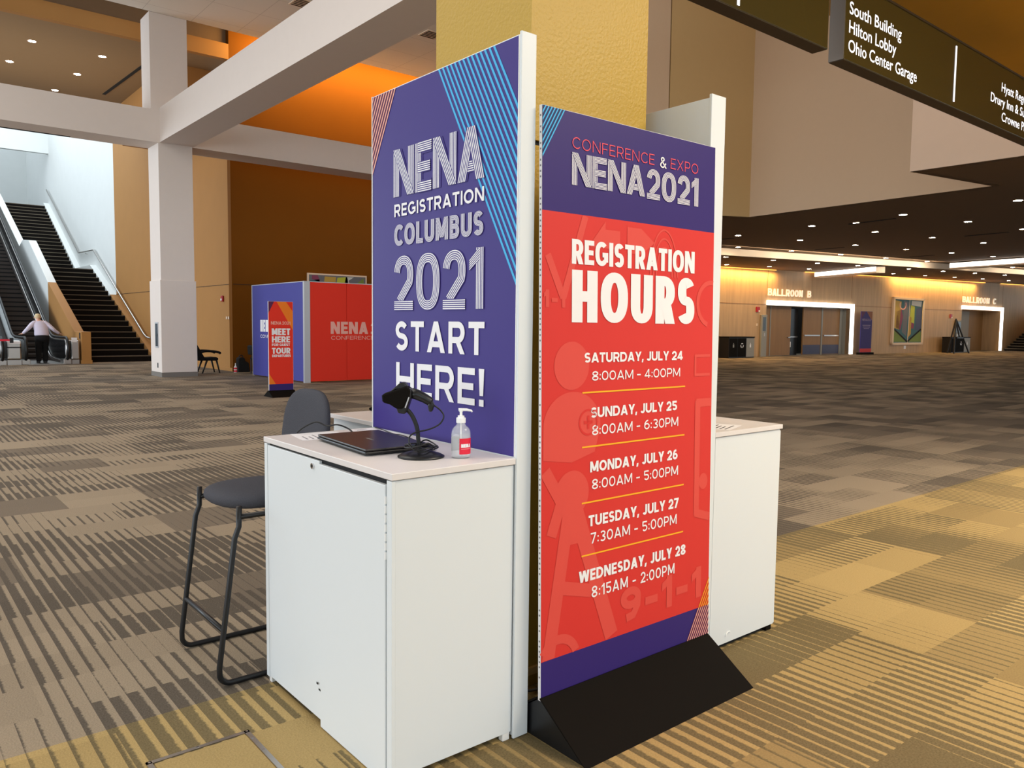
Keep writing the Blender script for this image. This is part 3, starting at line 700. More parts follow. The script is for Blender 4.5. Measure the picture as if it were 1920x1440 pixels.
# --- red REGISTRATION HOURS floor sign, leaning slightly back in a black wedge base
fs = thing('floor_sign', 'tall red and purple sign printed REGISTRATION HOURS on a black wedge base', 'sign', (2.335, 2.05, 0))
def yl(z): return 2.050+.018*(z-.15)
def FS(u, v, lay): return (1.842+u, yl(v)-.0010*lay, v)
MB().prism([(1.845, yl(.145), .145), (1.845, yl(.145)+.014, .145), (1.845, yl(2.262)+.014, 2.262), (1.845, yl(2.262), 2.262)], (.984, 0, 0)).build('sign_board', 'ink_white', fs)
RS = (.0035, .9865, .146, 2.2605)
def fsr(v0, v1, m_, nm, lay=1): mb = MB(); flat(mb, FS, [(RS[0], v0), (RS[1], v0), (RS[1], v1), (RS[0], v1)], lay); mb.build(nm, m_, fs)
fsr(1.9025, 2.2605, 'purple_deep', 'purple_header'); fsr(.287, 1.9025, 'red', 'red_field'); fsr(.146, .287, 'purple_deep', 'purple_footer')
MB().prism([(1.8446, yl(.16)+.004, .16), (1.8446, yl(2.25)+.004, 2.25), (1.8446, yl(2.25)+.010, 2.25), (1.8446, yl(.16)+.010, .16)], (.0004, 0, 0)).build('edge_strip', 'edge_dots', fs)
RI = (.0035, .9865, .289, 1.900)
ICN = [0]
def icon(*shapes):
    mb = MB(); base = ICN[0]
    for k_, a in enumerate(shapes):
        ICN[0] += .014; l = 2+ICN[0]
        if a[0] == 'd': disc(mb, FS, *a[1:], RI, l)
        elif a[0] == 'p': flat(mb, FS, clip_rect(list(a[1:]), *RI), l)
        elif a[0] == 's':
            p, q, w_ = a[1:]; dx, dy = q[0]-p[0], q[1]-p[1]; L = math.hypot(dx, dy); nx, ny = -dy/L*w_/2, dx/L*w_/2
            flat(mb, FS, clip_rect([(p[0]+nx, p[1]+ny), (q[0]+nx, q[1]+ny), (q[0]-nx, q[1]-ny), (p[0]-nx, p[1]-ny)], *RI), l)
        elif a[0] == 'r':
            cx, cy, rx, ry, w_, a0, a1 = a[1:]
            mb.ribbon([FS(min(cx+rx*math.cos(R(t)), .986), cy+ry*math.sin(R(t)), l) for t in range(a0, a1+1, 8)], [FS(min(cx+(rx-w_)*math.cos(R(t)), .986), cy+(ry-w_)*math.sin(R(t)), l) for t in range(a0, a1+1, 8)])
        elif a[0] == 't': text(mb, FS, *a[1:], lay=l)
    mb.build('background_icon', 'red_tint', fs)
icon(('d', .150, 1.355, .088, .088))
icon(('d', .155, 1.135, .145, .125), ('p', (.01, 1.12), (.30, 1.12), (.27, 1.03), (.15, 1.0), (.01, 1.02)))
icon(('d', .155, .885, .085, .085), ('s', (.14, .83), (.03, .25), .06), ('s', (.17, .83), (.37, .30), .07), ('s', (.07, .55), (.26, .50), .05), ('s', (.10, .74), (.21, .74), .09))
icon(('s', (.03, 1.75), (.105, 1.60), .03), ('s', (.105, 1.60), (.215, 1.90), .03))
icon(('p', (.24, 1.80), (.32, 1.89), (.32, 1.86), (.40, 1.86), (.40, 1.79), (.24, 1.79)))
icon(('p', (.44, 1.78), (.44, 1.88), (.52, 1.88), (.60, 1.83), (.52, 1.78)))
icon(('s', (.02, .98), (.10, .86), .05), ('s', (.10, .86), (.05, .74), .05))
icon(('r', .09, .26, .11, .11, .035, 20, 148))
icon(('s', (.88, 1.18), (.98, 1.18), .035), ('s', (.89, .70), (.89, 1.19), .035), ('s', (.88, .71), (.98, .68), .035), ('d', .935, .84, .03, .035))
icon(('r', .97, 1.60, .10, .10, .02, 80, 256))
icon(('r', .66, 1.70, .088, .19, .007, 0, 184), ('r', .66, 1.70, .070, .155, .007, 0, 184), ('r', .66, 1.70, .052, .12, .007, 0, 184))
icon(('t', '1-1', .012, .115, 1.565, .062, .26, .24, 1, 1, .2))
icon(('t', '9-1-1', .42, .93, .335, .135, .26, .24, 1, 1, .2))
icon(('s', (.87, 1.38), (.97, 1.38), .012), ('s', (.87, 1.385), (.87, 1.30), .012), ('s', (.865, 1.30), (.97, 1.30), .012))
bd = MB(); bd.ribbon([FS(.235+.05*math.cos(R(a)), 1.143+.05*math.sin(R(a)), 3) for a in range(0, 361, 10)], [FS(.235+.042*math.cos(R(a)), 1.143+.042*math.sin(R(a)), 3) for a in range(0, 361, 10)])
flat(bd, FS, [(.229, 1.118), (.241, 1.118), (.241, 1.168), (.229, 1.168)], 3); flat(bd, FS, [(.212, 1.137), (.258, 1.137), (.258, 1.149), (.212, 1.149)], 3)
bd.build('badge_icon', 'red', fs)
nv, bs = MB(), MB()
flat(nv, FS, [(.0035, 2.085), (.0035, 2.2605), (.108, 2.2605)], 2); nv.build('corner_triangle', 'ink_navy', fs)
for i in range(8):
    u = .104-i*.0148
    flat(bs, FS, clip_rect([(u, 2.2605), (u+.0058, 2.2605), (u+.0058-.5/1.66, 2.2605-.5), (u-.5/1.66, 2.2605-.5)], *RS), 3)
bs.build('blue_stripes', 'ink_blue', fs)
mb, mo, mp = MB(), MB(), MB()
flat(mb, FS, clip_rect([(.83, .146), (.9865, .146), (.9865, .42)], .0035, .9865, .146, .287), 2); mb.build('corner_triangle', 'ink_maroon', fs)
for i in range(11):
    u = .832+i*.0155
    pl_ = [(u, .146), (u+.0055, .146), (u+.0055+.6/1.72, .746), (u+.6/1.72, .746)]
    flat(mo, FS, clip_rect(pl_, .0035, .9865, .287, 1.0), 3); flat(mp, FS, clip_rect(pl_, .0035, .9865, .146, .287), 3)
mo.build('orange_stripes', 'ink_gold', fs); mp.build('pink_stripes', 'ink_peach', fs)
for s_, a, b_ in (('CONFERENCE', .146, .592), ('EXPO', .692, .869)):
    mb = MB(); text(mb, FS, s_, a, b_, 2.134, .041, .09, .09, sb=.24, lay=3); mb.build('pink_text', 'ink_pink', fs)
for s_, a, b_, z0, H, t_, th_, k, e, sb in (('&', .627, .664, 2.130, .043, .15, .13, 1, 1, .1), ('NENA', .145, .537, 2.005, .115, .215, .19, 5, 1, .055), ('2021', .549, .872, 2.001, .116, .22, .18, 5, .9, .09),
    ('REGISTRATION', .146, .854, 1.724, .089, .245, .20, 1, .86, .07), ('HOURS', .147, .857, 1.513, .190, .285, .20, 1, .86, .09),
    ('SATURDAY, JULY 24', .213, .784, 1.365, .037, .25, .21, 1, 1, .10), ('8:00AM - 4:00PM', .253, .768, 1.297, .0355, .155, .145, 1, 1, .17),
    ('SUNDAY, JULY 25', .248, .751, 1.158, .039, .25, .21, 1, 1, .10), ('8:00AM - 6:30PM', .255, .760, 1.092, .038, .155, .145, 1, 1, .17),
    ('MONDAY, JULY 26', .246, .759, .953, .041, .25, .21, 1, 1, .10), ('8:00AM - 5:00PM', .256, .763, .887, .039, .155, .145, 1, 1, .17),
    ('TUESDAY, JULY 27', .239, .770, .748, .042, .25, .21, 1, 1, .10), ('7:30AM - 5:00PM', .251, .758, .681, .041, .155, .145, 1, 1, .17),
    ('WEDNESDAY, JULY 28', .190, .820, .541, .044, .25, .21, 1, 1, .10), ('8:15AM - 2:00PM', .258, .748, .472, .044, .155, .145, 1, 1, .17)):
    mb, mk_ = MB(), MB(); text(mb, FS, s_, a, b_, z0, H, t_, th_, k, e, sb, 3, mk_ if k > 1 else None)
    mb.build('printed_text', 'ink_white', fs)
    if k > 1: mk_.build('letter_gaps', 'purple_deep', fs)
for z in (1.254, 1.051, .841, .641): mb = MB(); flat(mb, FS, [(.203, z-.003), (.802, z-.003), (.802, z+.003), (.203, z+.003)], 3); mb.build('divider_line', 'ink_gold', fs)
# wedge base: two sloping plates and a dark inside face
MB().prism([(1.838, 1.806, 0), (1.838, 1.816, 0), (1.838, 2.052, .156), (1.838, 2.044, .160)], (.985, 0, 0)).build('base_plate', 'black', fs, bevel=.002)
MB().prism([(1.838, 2.300, 0), (1.838, 2.288, 0), (1.838, 2.066, .150), (1.838, 2.070, .156)], (.985, 0, 0)).build('base_plate', 'black', fs, bevel=.002)
MB().prism([(1.846, 1.822, 0), (1.846, 2.282, 0), (1.846, 2.066, .146), (1.846, 2.050, .146)], (.969, 0, 0)).build('base_side', 'plastic', fs)

# --- bar stool behind the left counter
st = thing('bar_stool', 'grey upholstered bar stool with black tube sled legs beside the white counter', 'stool', (1.36, 3.415, 0))
for y in (3.17, 3.66):
    p = [(1.172, y, .745), (1.170, y, .66), (1.152, y, .613), (1.082, y, .085)]
    p += [tuple(q) for q in arcpts((1.128, y, .058), (1, 0, 0), (0, 0, 1), .046, 190, 270, 6)]
    p += [(1.60, y, .012)]+[tuple(q) for q in arcpts((1.64, y, .058), (1, 0, 0), (0, 0, 1), .046, 270, 350, 6)]
    p += [(1.655, y, .12), (1.585, y, .62), (1.585, y, .80), (1.61, y, .95)]
    MB().tube(p, .0115, 12).build('leg_frame', 'powder', st, smooth=True)
    MB().tube([(1.170, y, .700), (1.56, y, .700)], .011, 10).build('seat_rail', 'powder', st, smooth=True)
MB().tube([(1.103, 3.17, .235), (1.103, 3.66, .235)], .011, 10).build('foot_bar', 'powder', st, smooth=True)
MB().tube([(1.645, 3.17, .235), (1.645, 3.66, .235)], .011, 10).build('foot_bar', 'powder', st, smooth=True)
def cushion(c, ax, ay, az, hx, hy, hz, e=.55, n=36):
    c, ax, ay, az = map(Vector, (c, ax, ay, az)); rings = []
    for k in range(13):
        a = R(-90+180*k/12); rr = abs(math.cos(a))**.45 if k not in (0, 12) else .0; zz = math.copysign(abs(math.sin(a))**.8, math.sin(a))
        ring = []
        for i in range(n):
            t = 2*math.pi*i/n; cx, sy = math.cos(t), math.sin(t)
            ring.append(c+ax*hx*(rr*.35+.65)*(0 if rr == 0 else 1)*math.copysign(abs(cx)**e, cx)*max(rr, .0)**.5+ay*hy*(rr*.35+.65)*(0 if rr == 0 else 1)*math.copysign(abs(sy)**e, sy)*max(rr, .0)**.5+az*hz*zz)
        rings.append(ring)
    return MB().loft(rings, cap=False)
cushion((1.368, 3.415, .742), (1, 0, 0), (0, 1, 0), (0, 0, 1), .240, .226, .040, .80).build('seat', 'charcoal', st, smooth=True)
bk = cushion((0, 0, 0), (0, 1, 0), (0, 0, 1), (1, 0, 0), .235, .215, .028, .62)
bk.v = [(1.600+x+.22*y*y*-1.6+.10*(z+.1), 3.452+y*(1 if z < 0 else 1-.25*z), .975+z) for x, y, z in bk.v]
bk.build('backrest', 'charcoal', st, smooth=True)

# --- laptop
def LP(u, v, z):                                   # u across, v along, corner at the nearest end
    a = R(4.5); return (1.356+u*math.cos(a)+v*math.sin(a), 2.447-u*math.sin(a)*.6+v*math.cos(a), z)
lt = thing('laptop', 'closed dark laptop lying on the white counter', 'laptop', LP(.13, .22, 1.031))
mb = MB().obox(LP, 0, .272, 0, .46, 1.037, 1.047); mb.build('keyboard_base', 'plastic', lt, bevel=.004)
MB().obox(LP, .002, .270, .002, .458, 1.0485, 1.056).build('lid', 'laptop', lt, bevel=.003)
MB().obox(LP, .262, .276, .06, .40, 1.040, 1.052).build('hinge', 'plastic', lt, bevel=.003)
for u, v in ((.03, .03), (.24, .03), (.03, .43), (.24, .43)): MB().cyl(LP(u, v, 1.031), .008, .007, 10).build('foot', 'rubber', lt)
mb = MB(); flat(mb, lambda u, v, l: LP(u, v, 1.0562), [(.12, .20), (.13, .20), (.13, .26), (.12, .26)]); mb.build('lid_mark', 'grey_base', lt)

# --- barcode scanner on its gooseneck stand
SB = Vector((1.515, 2.335, 1.031)); RX = Vector((.771, -.637, 0)); FX = Vector((.637, .771, 0))
def SC(x, y, d=0): return SB+RX*((x-788)/533)+Vector((0, 0, (856-y)/533))+FX*d
ss = thing('barcode_scanner', 'black handheld barcode scanner resting in a gooseneck stand on the white counter', 'scanner', tuple(SB))
MB().lathe([(.082, 0), (.083, .004), (.070, .011), (.045, .018), (.022, .022), (.012, .030)], tuple(SB), 32).build('stand_base', 'plastic', ss, smooth=True)
MB().tube(smooth_path([SC(786, 845), SC(783, 825), SC(780, 800), SC(771, 778), SC(758, 762), SC(754, 752)]), .0075, 12).build('gooseneck', 'rubber', ss, smooth=True)
cr_ = [(746, 772), (760, 774), (764, 764), (771, 742), (772, 728), (764, 724), (752, 742), (742, 758)]
MB().prism([SC(x, y, -.030) for x, y in cr_], FX*.06).build('cradle', 'plastic', ss, bevel=.006)
hd = [(717, 737), (718, 752), (732, 756), (744, 764), (756, 764), (768, 741), (770, 727), (760, 722), (735, 731)]
sh = MB().prism([SC(x, y, -.036) for x, y in hd], FX*.072).build('scan_head', 'black', ss, bevel=.007, seg=3)
MB().prism([SC(x, y, -.024) for x, y in [(732, 731), (750, 715), (758, 715), (764, 722), (756, 727)]], FX*.048).build('top_housing', 'plastic', sh, bevel=.005)
MB().prism([SC(x, y, -.028) for x, y in [(716.4, 739), (717.4, 750), (719, 750), (718, 739)]], FX*.056).build('scan_window', 'glass_black', sh)
rings = []
for x, y, r_, s_ in ((768, 735, .020, .022), (780, 738, .019, .021), (795, 745, .017, .019), (805, 751, .016, .018), (808, 753, .014, .016)):
    c = SC(x, y); rings.append([c+(RX*.42+Vector((0, 0, .9)))*r_*math.cos(2*math.pi*k/16)+FX*s_*math.sin(2*math.pi*k/16) for k in range(16)])
MB().loft(rings).build('handle', 'plastic', ss, smooth=True)
MB().prism([SC(x, y, -.015) for x, y in [(803, 747), (810, 750), (813, 758), (809, 770), (803, 770), (801, 758)]], FX*.03).build('handle_cap', 'plastic', ss, bevel=.005)
MB().prism([SC(x, y, -.0365) for x, y in [(766.5, 741), (768.5, 742), (761.5, 762), (759.5, 761)]], FX*.001).build('white_marking', 'alu', ss)
cab = [SC(811, 757), SC(824, 768, .01), SC(830, 780, .01), SC(822, 794, .0), SC(803, 803, -.01), SC(780, 808, -.02), SC(769, 815, -.03), SC(768, 826, -.035), SC(776, 836, -.04), SC(790, 843, -.045), SC(800, 842, -.03)]
for j in range(26):
    a = j*.55; cab.append(SB+Vector((.058*math.cos(a)*(1+.08*math.sin(j*2.1)), .052*math.sin(a)*(1+.1*math.cos(j*1.7)), .030+.0035*(j % 7)+.004*math.sin(j))))
MB().tube(smooth_path(cab, 5), .0028, 8).build('cable', 'plastic', ss, smooth=True)
MB().prism([SC(770, 833, -.03), SC(776, 830, -.03), SC(778, 834, -.03), SC(772, 837, -.03)], FX*.008).build('cable_tie', 'screen', ss)

# --- sanitizer pump bottle
BC = (1.622, 2.243, 1.031)
sb_ = thing('sanitizer_bottle', 'clear pump bottle of hand sanitizer with a red label on the white counter', 'bottle', BC)
MB().lathe([(.0, 0), (.030, 0), (.0345, .004), (.0345, .082), (.033, .094), (.028, .106), (.019, .114), (.0155, .118), (.0155, .128), (.0145, .128), (.0145, .117), (.018, .112), (.027, .104), (.0318, .093), (.0333, .082), (.0333, .006), (.029, .002), (.0, .002)], BC, 40).build('bottle_body', 'clear', sb_, smooth=True)
MB().lathe([(.0, .0022), (.029, .0022), (.0331, .006), (.0331, .084), (.0, .084)], BC, 36).build('gel_fill', 'gel', sb_, smooth=True)
MB().tube([(BC[0], BC[1], BC[2]+.006), (BC[0], BC[1], BC[2]+.128)], .0028, 8).build('dip_tube', 'pump', sb_, smooth=True)
MB().lathe([(.0168, 0), (.0168, .017), (.0150, .018), (.0115, .0185), (.0115, .025), (.005, .026), (.005, .038), (.0068, .039), (.0068, .050), (.003, .051)], (BC[0], BC[1], BC[2]+.124), 28).build('pump_cap', 'pump', sb_, smooth=False)
nz = Vector((BC[0], BC[1], BC[2]+.170))
MB().tube([nz-RX*.009, nz+RX*.020, nz+RX*.036+Vector((0, 0, -.003)), nz+RX*.039+Vector((0, 0, -.008))], [.0055, .0048, .0036, .003], 10).build('nozzle', 'pump', sb_, smooth=True)
def LB(u, v, lay):                                  # u = arc length to the right of the view line
    a = u/.0350; r_ = .0348+.0003*lay
    d = -FX*math.cos(a)+RX*math.sin(a); return (BC[0]+d.x*r_, BC[1]+d.y*r_, BC[2]+v)
def wrap(u0, u1, v0, v1, lay, m_, nm):
    n = 16; us = [u0+(u1-u0)*i/n for i in range(n+1)]
    MB().ribbon([LB(u, v1, lay) for u in us], [LB(u, v0, lay) for u in us]).build(nm, m_, sb_)
wrap(-.003, .050, .016, .072, 1, 'label_red', 'front_label'); wrap(.116, .158, .020, .072, 1, 'paper', 'back_label')
mb = MB(); text(mb, LB, 'NENA', .003, .041, .040, .0125, .32, .28, sb=.05, lay=3)
for u in range(9): mb.quad(LB(.004+u*.004, .0345, 3), LB(.0065+u*.004, .0345, 3), LB(.0065+u*.004, .0358, 3), LB(.004+u*.004, .0358, 3))
mb.build('label_lettering', 'ink_white', sb_)

# --- papers and cords
def sheet(lab, c, ang, w_, h_, z, printed, grp='printed sheets on the counters'):
    ca, sa = math.cos(R(ang)), math.sin(R(ang)); P = lambda u, v, l: (c[0]+u*ca-v*sa, c[1]+u*sa+v*ca, z+l*.0004)
    t = thing('paper_sheet', lab, 'paper', (c[0], c[1], z), grp)
    MB().obox(lambda a, b_, k: P(a, b_, k), -w_/2, w_/2, -h_/2, h_/2, 0, 1.2).build('sheet', 'paper', t)
    mb = MB()
    for i in range(9):
        v = h_/2-.03-i*.024
        if v < -h_/2+.02: break
        L = w_*(.35+.5*random.random()); flat(mb, P, [(-w_/2+.02, v), (-w_/2+.02+L*.85, v), (-w_/2+.02+L*.85, v+.007), (-w_/2+.02, v+.007)], 2.2)
    mb.build('print_lines', printed, t)

sheet('white printed sheet sticking out behind the laptop near the grey stool back', (1.46, 3.015), 80, .20, .20, 1.0312, 'print_grey')
sheet('white printed sheet between the laptop and the foot of the purple panel', (1.702, 2.985), 2, .12, .27, 1.0312, 'print_grey')
sheet('printed sheet with black blocks on the right hand counter behind the hours sign', (3.13, 2.235), 20, .216, .150, 1.0312, 'print_black')
pc = thing('power_cord', 'thin black cord curling from the laptop over the far counter edge', 'cord', (1.55, 3.0, 1.031))
MB().tube(smooth_path([LP(.16, .455, 1.044), LP(.155, .50, 1.062), LP(.12, .535, 1.078), LP(.09, .58, 1.070), LP(.06, .62, 1.084), LP(.02, .66, 1.060), LP(.0, .685, 1.036)]), .0034, 8).build('cord', 'rubber', pc, smooth=True)
pc2 = thing('scanner_cord', 'thin black cord running beside the laptop along the foot of the purple panel', 'cord', (1.70, 2.8, 1.031))
MB().tube(smooth_path([(1.765, 3.10, 1.036), (1.735, 2.98, 1.040), (1.715, 2.86, 1.038), (1.690, 2.74, 1.046), (1.688, 2.62, 1.036), (1.672, 2.50, 1.036), (1.63, 2.42, 1.036), (1.59, 2.41, 1.036)]), .0024, 8).build('cord', 'rubber', pc2, smooth=True)
bs1 = thing('barcode_scanner', 'black scanner tip peeking out at the panel edge on the back counter', 'scanner', (2.16, 3.64, 1.031))
MB().lathe([(.07, 0), (.07, .005), (.03, .014), (.01, .02)], (2.20, 3.60, 1.031), 20).build('stand_base', 'plastic', bs1, smooth=True)
MB().tube(smooth_path([(2.20, 3.60, 1.04), (2.195, 3.61, 1.06), (2.19, 3.63, 1.065)]), .008, 8).build('gooseneck', 'rubber', bs1, smooth=True)
MB().prism([(2.115, 3.69, 1.034), (2.115, 3.70, 1.048), (2.15, 3.68, 1.062), (2.20, 3.65, 1.075), (2.20, 3.63, 1.045), (2.15, 3.67, 1.034)], (.03, .03, 0)).build('scan_head', 'black', bs1, bevel=.005)
bs1.location.x -= .032; bs1.location.y += .026
bs2 = thing('barcode_scanner', 'black scanner base at the back edge of the right counter behind the white panel', 'scanner', (3.28, 2.50, 1.031))
MB().lathe([(.075, 0), (.075, .005), (.04, .015), (.012, .03)], (3.27, 2.49, 1.031), 20).build('stand_base', 'plastic', bs2, smooth=True)
MB().tube(smooth_path([(3.27, 2.49, 1.05), (3.265, 2.50, 1.12), (3.22, 2.50, 1.20)]), .008, 8).build('gooseneck', 'rubber', bs2, smooth=True)
MB().prism([(3.10, 2.47, 1.20), (3.10, 2.47, 1.24), (3.24, 2.47, 1.26), (3.25, 2.47, 1.20)], (0, .06, 0)).build('scan_head', 'black', bs2, bevel=.006)

# --- floor box hatch
fb = thing('floor_box', 'carpeted floor box lid with a steel frame set into the gold carpet', 'floor box', (.87, 2.6, 0))
mb = MB().box(.690, 1.045, 2.748, 2.766, .0005, .004).box(1.027, 1.045, 2.42, 2.766, .0005, .004).box(.690, .708, 2.42, 2.766, .0005, .004).box(.690, 1.045, 2.42, 2.438, .0005, .004); mb.build('frame', 'steel', fb)
MB().box(.712, 1.023, 2.442, 2.744, .0003, .003).build('lid', 'carpet', fb)
for x, y in ((.70, 2.757), (.86, 2.757), (1.036, 2.70), (1.036, 2.60), (1.036, 2.757)): MB().cyl((x, y, .004), .005, .001, 10).build('screw', 'chrome', fb)
cc = thing('floor_cable', 'brown cable lying at the foot of the gold column behind the panel', 'cable', (2.0, 2.33, 0))
MB().tube(smooth_path([(1.86, 2.36, .03), (1.93, 2.34, .034), (2.0, 2.33, .03), (2.1, 2.34, .012), (2.3, 2.36, .008)]), .006, 8).build('cable', 'grey_base', cc, smooth=True)

# ================================================================== OVERHEAD
struct('ceiling_canopy', MB().box(3.0, 16, -9, 4.0, 4.42, 4.6), 'gold_ceiling')
SY = 2.777
def HS(u, v, lay): return (u, SY-.001*lay, v)
def hang(lab, x0, x1, z0, z1, loc):
    t = thing('hanging_sign', lab, 'sign', loc, 'overhead direction signs')
    MB().box(x0, x1, SY, SY+.11, z0, z1).build('sign_box', 'sign_olive', t, bevel=.004)
    MB().box(x0+.004, x1-.004, SY+.004, SY+.106, z0-.004, z0).build('underside', 'sign_under', t)
    MB().box(x0-.003, x0, SY+.002, SY+.108, z0, z1).build('end_plate', 'sign_side', t)
    MB().box(x1, x1+.003, SY+.002, SY+.108, z0, z1).build('end_plate', 'sign_side', t)
    MB().box(x0, x1, SY-.006, SY, z1-.012, z1+.004).build('top_trim', 'sign_under', t)
    for x in (x0+.27, x1-.25): MB().tube([(x, SY+.04, z1), (x, SY+.04, 4.42)], .012, 8).build('hanger_rod', 'sign_side', t)
    return t
h1 = hang('blank overhead direction sign ending left of the lettered sign', 2.80, 4.925, 3.315, 3.84, (3.9, SY, 3.32))
MB().box(3.925, 3.945, SY-.004, SY, 3.335, 3.80).build('divider_bar', 'lit_text', h1)
h2 = hang('overhead direction sign lit with the words South Building at its left end', 5.133, 9.2, 3.30, 3.835, (7.0, SY, 3.3))
MB().box(6.882, 6.902, SY-.004, SY, 3.345, 3.782).build('divider_bar', 'lit_text', h2)
for s_, a, b_, z in (('South Building', 5.185, 5.940, 3.607), ('Hilton Lobby', 5.187, 5.868, 3.484), ('Ohio Center Garage', 5.187, 6.215, 3.362)): font_line('lit_lettering', s_, HS, a, b_, z, .082, 'lit_text', h2)
for s_, a, b_, z in (('Hyatt Regency', 7.880, 8.66, 3.617), ('Drury Inn & Suites', 7.648, 8.66, 3.492), ('Crowne Plaza', 7.915, 8.66, 3.368)): font_line('lit_lettering', s_, HS, a, b_, z, .078, 'lit_text', h2)

FRONT = [(23.19, 16.07), (27.04, 18.72), (22.51, 12.98), (26.3, 15.6), (30.3, 18.35), (22.8, 11.72), (29.77, 15.31), (33.72, 18.0), (21.97, 10.0), (24.99, 9.5), (21.41, 7.05), (25.66, 12.55), (29.06, 12.18), (32.58, 11.81), (28.46, 9.18), (33.28, 14.95), (36.56, 14.49), (37.29, 17.68), (41.17, 17.44), (40.19, 14.13), (46.02, 16.88), (49.74, 16.47)]
BACK = [(27.84, 19.85), (31.03, 19.65), (31.81, 22.62), (34.74, 22.2), (34.28, 19.4), (37.39, 19.06), (38.0, 21.97), (42.74, 21.69), (45.98, 21.32), (42.02, 18.69), (49.58, 21.08), (45.59, 18.45), (49.06, 18.13), (52.57, 17.79), (52.96, 20.73), (56.84, 20.52), (60.86, 20.33)]
UP = [(3.977, 25.889), (5.77, 25.985), (3.753, 28.338), (5.562, 28.341), (5.354, 30.793)]
proto = None
def downlight(x, y, z, lab, grp):
    global proto
    if proto is None:
        proto = MB().lathe([(.118, 0), (.118, -.008), (.095, -.006)], (0, 0, 0), 20).build('downlight', 'fascia', None)
        MB().lathe([(.094, -.004), (.094, -.007)], (0, 0, 0), 20).build('lens', 'lamp', proto)
        o = proto
    else:
        o = proto.copy(); COL.objects.link(o)
        for ch in proto.children: c = ch.copy(); COL.objects.link(c); c.parent = o
    o.location = (x, y, z); tag(o, lab, 'light', grp)
for x, y in FRONT: downlight(x, y, zc(x, .28), 'small round downlight in the dark brown ceiling in front of the pale ceiling step', 'concourse downlights before the step')
for x, y in BACK: downlight(x, y, zc(x), 'small round downlight in the dark brown ceiling between the pale step and the ballroom wall', 'ballroom wall downlights')
for x, y in UP: downlight(x, y, 9.2, 'small round downlight in the brown upper ceiling above the escalators', 'upper floor downlights')
def slot(lab, p, q, w_, grp):
    (x0, y0, z0), (x1, y1, z1) = p, q; d = Vector((x1-x0, y1-y0)).normalized(); n = Vector((-d.y, d.x))*w_/2
    o = MB().prism([(x0+n.x, y0+n.y, z0-.016), (x1+n.x, y1+n.y, z1-.012), (x1-n.x, y1-n.y, z1-.012), (x0-n.x, y0-n.y, z0-.012)], (0, 0, .012)).build('slot_diffuser', 'gap', None, loc=p)
    tag(o, lab, 'vent', grp)
for p, q in (((22.9, 12.0), (22.6, 10.5)), ((30.5, 17.38), (30.3, 16.05)), ((23.74, 17.11), (23.86, 16.7)), ((29.33, 11.22), (29.07, 9.79)), ((37.54, 16.68), (37.23, 15.49))):
    slot('thin black slot diffuser in the dark concourse ceiling', (*p, zc(p[0], .28)), (*q, zc(q[0], .28)), .09, 'concourse slot diffusers')
slot('long black slot diffuser in the brown upper ceiling beside the white column', (6.72, 30.2, 9.2), (6.95, 24.9, 9.2), .10, None)
slot('black slot diffuser under the white cross beam above the escalators', (.2, 23.06, 6.165), (4.32, 23.06, 6.165), .06, None)
def vent(lab, x, y):
    t = thing('ceiling_vent', lab, 'vent', (x, y, 9.47))
    MB().box(x-.26, x+.26, y-.26, y+.26, 9.455, 9.47).build('frame', 'fascia', t)
    for i in range(5): MB().box(x-.22, x+.22, y-.20+i*.095, y-.15+i*.095, 9.452, 9.456).build('slat', 'gap', t)
vent('slatted ceiling vent above the long white beam at the top edge of the photo', 8.85, 19.1)
vent('slatted ceiling vent beside the gold column above the purple panel', 12.45, 18.75)
def trough(lab, a, b_, z0, z1):
    d = (Vector(b_)-Vector(a)).normalized(); n = Vector((d.y, -d.x))*.5*.5
    t = thing('linear_light', lab, 'light', (a[0], a[1], z0), 'long ceiling light troughs')
    pts = lambda w0, w1: [(a[0]+n.x*w0, a[1]+n.y*w0), (b_[0]+n.x*w0, b_[1]+n.y*w0), (b_[0]+n.x*w1, b_[1]+n.y*w1), (a[0]+n.x*w1, a[1]+n.y*w1)]
    zz = (z0, z1, z1, z0)
    MB().loft([[(x, y, z-.30) for (x, y), z in zip(pts(-1, 1), zz)], [(x, y, z) for (x, y), z in zip(pts(-1, 1), zz)]]).build('housing', 'fascia', t)
    # lit side facing the hall
    f = n.normalized()*.01; P0 = pts(-1, -1.0)
    mb = MB()
    (ax, ay), (bx, by) = P0[0], P0[1]
    mb.loft([[(ax-f.x, ay-f.y, z0-.015), (bx-f.x, by-f.y, z1-.015), (bx-f.x, by-f.y, z1-.23), (ax-f.x, ay-f.y, z0-.23)], [(ax, ay, z0-.015), (bx, by, z1-.015), (bx, by, z1-.23), (ax, ay, z0-.23)]]).build('lit_strip', 'linear', t)
trough('white light trough running from the pale ceiling step to the ballroom wall', (38.55, 18.5), (41.0, 23.1), zc(38.55)-.03, zc(41.0)-.03)
trough('white light trough at the right edge before the pale ceiling step', (40.9, 10.5), (42.95, 16.9), zc(40.9, .28)-.05, zc(42.95, .28)-.05)

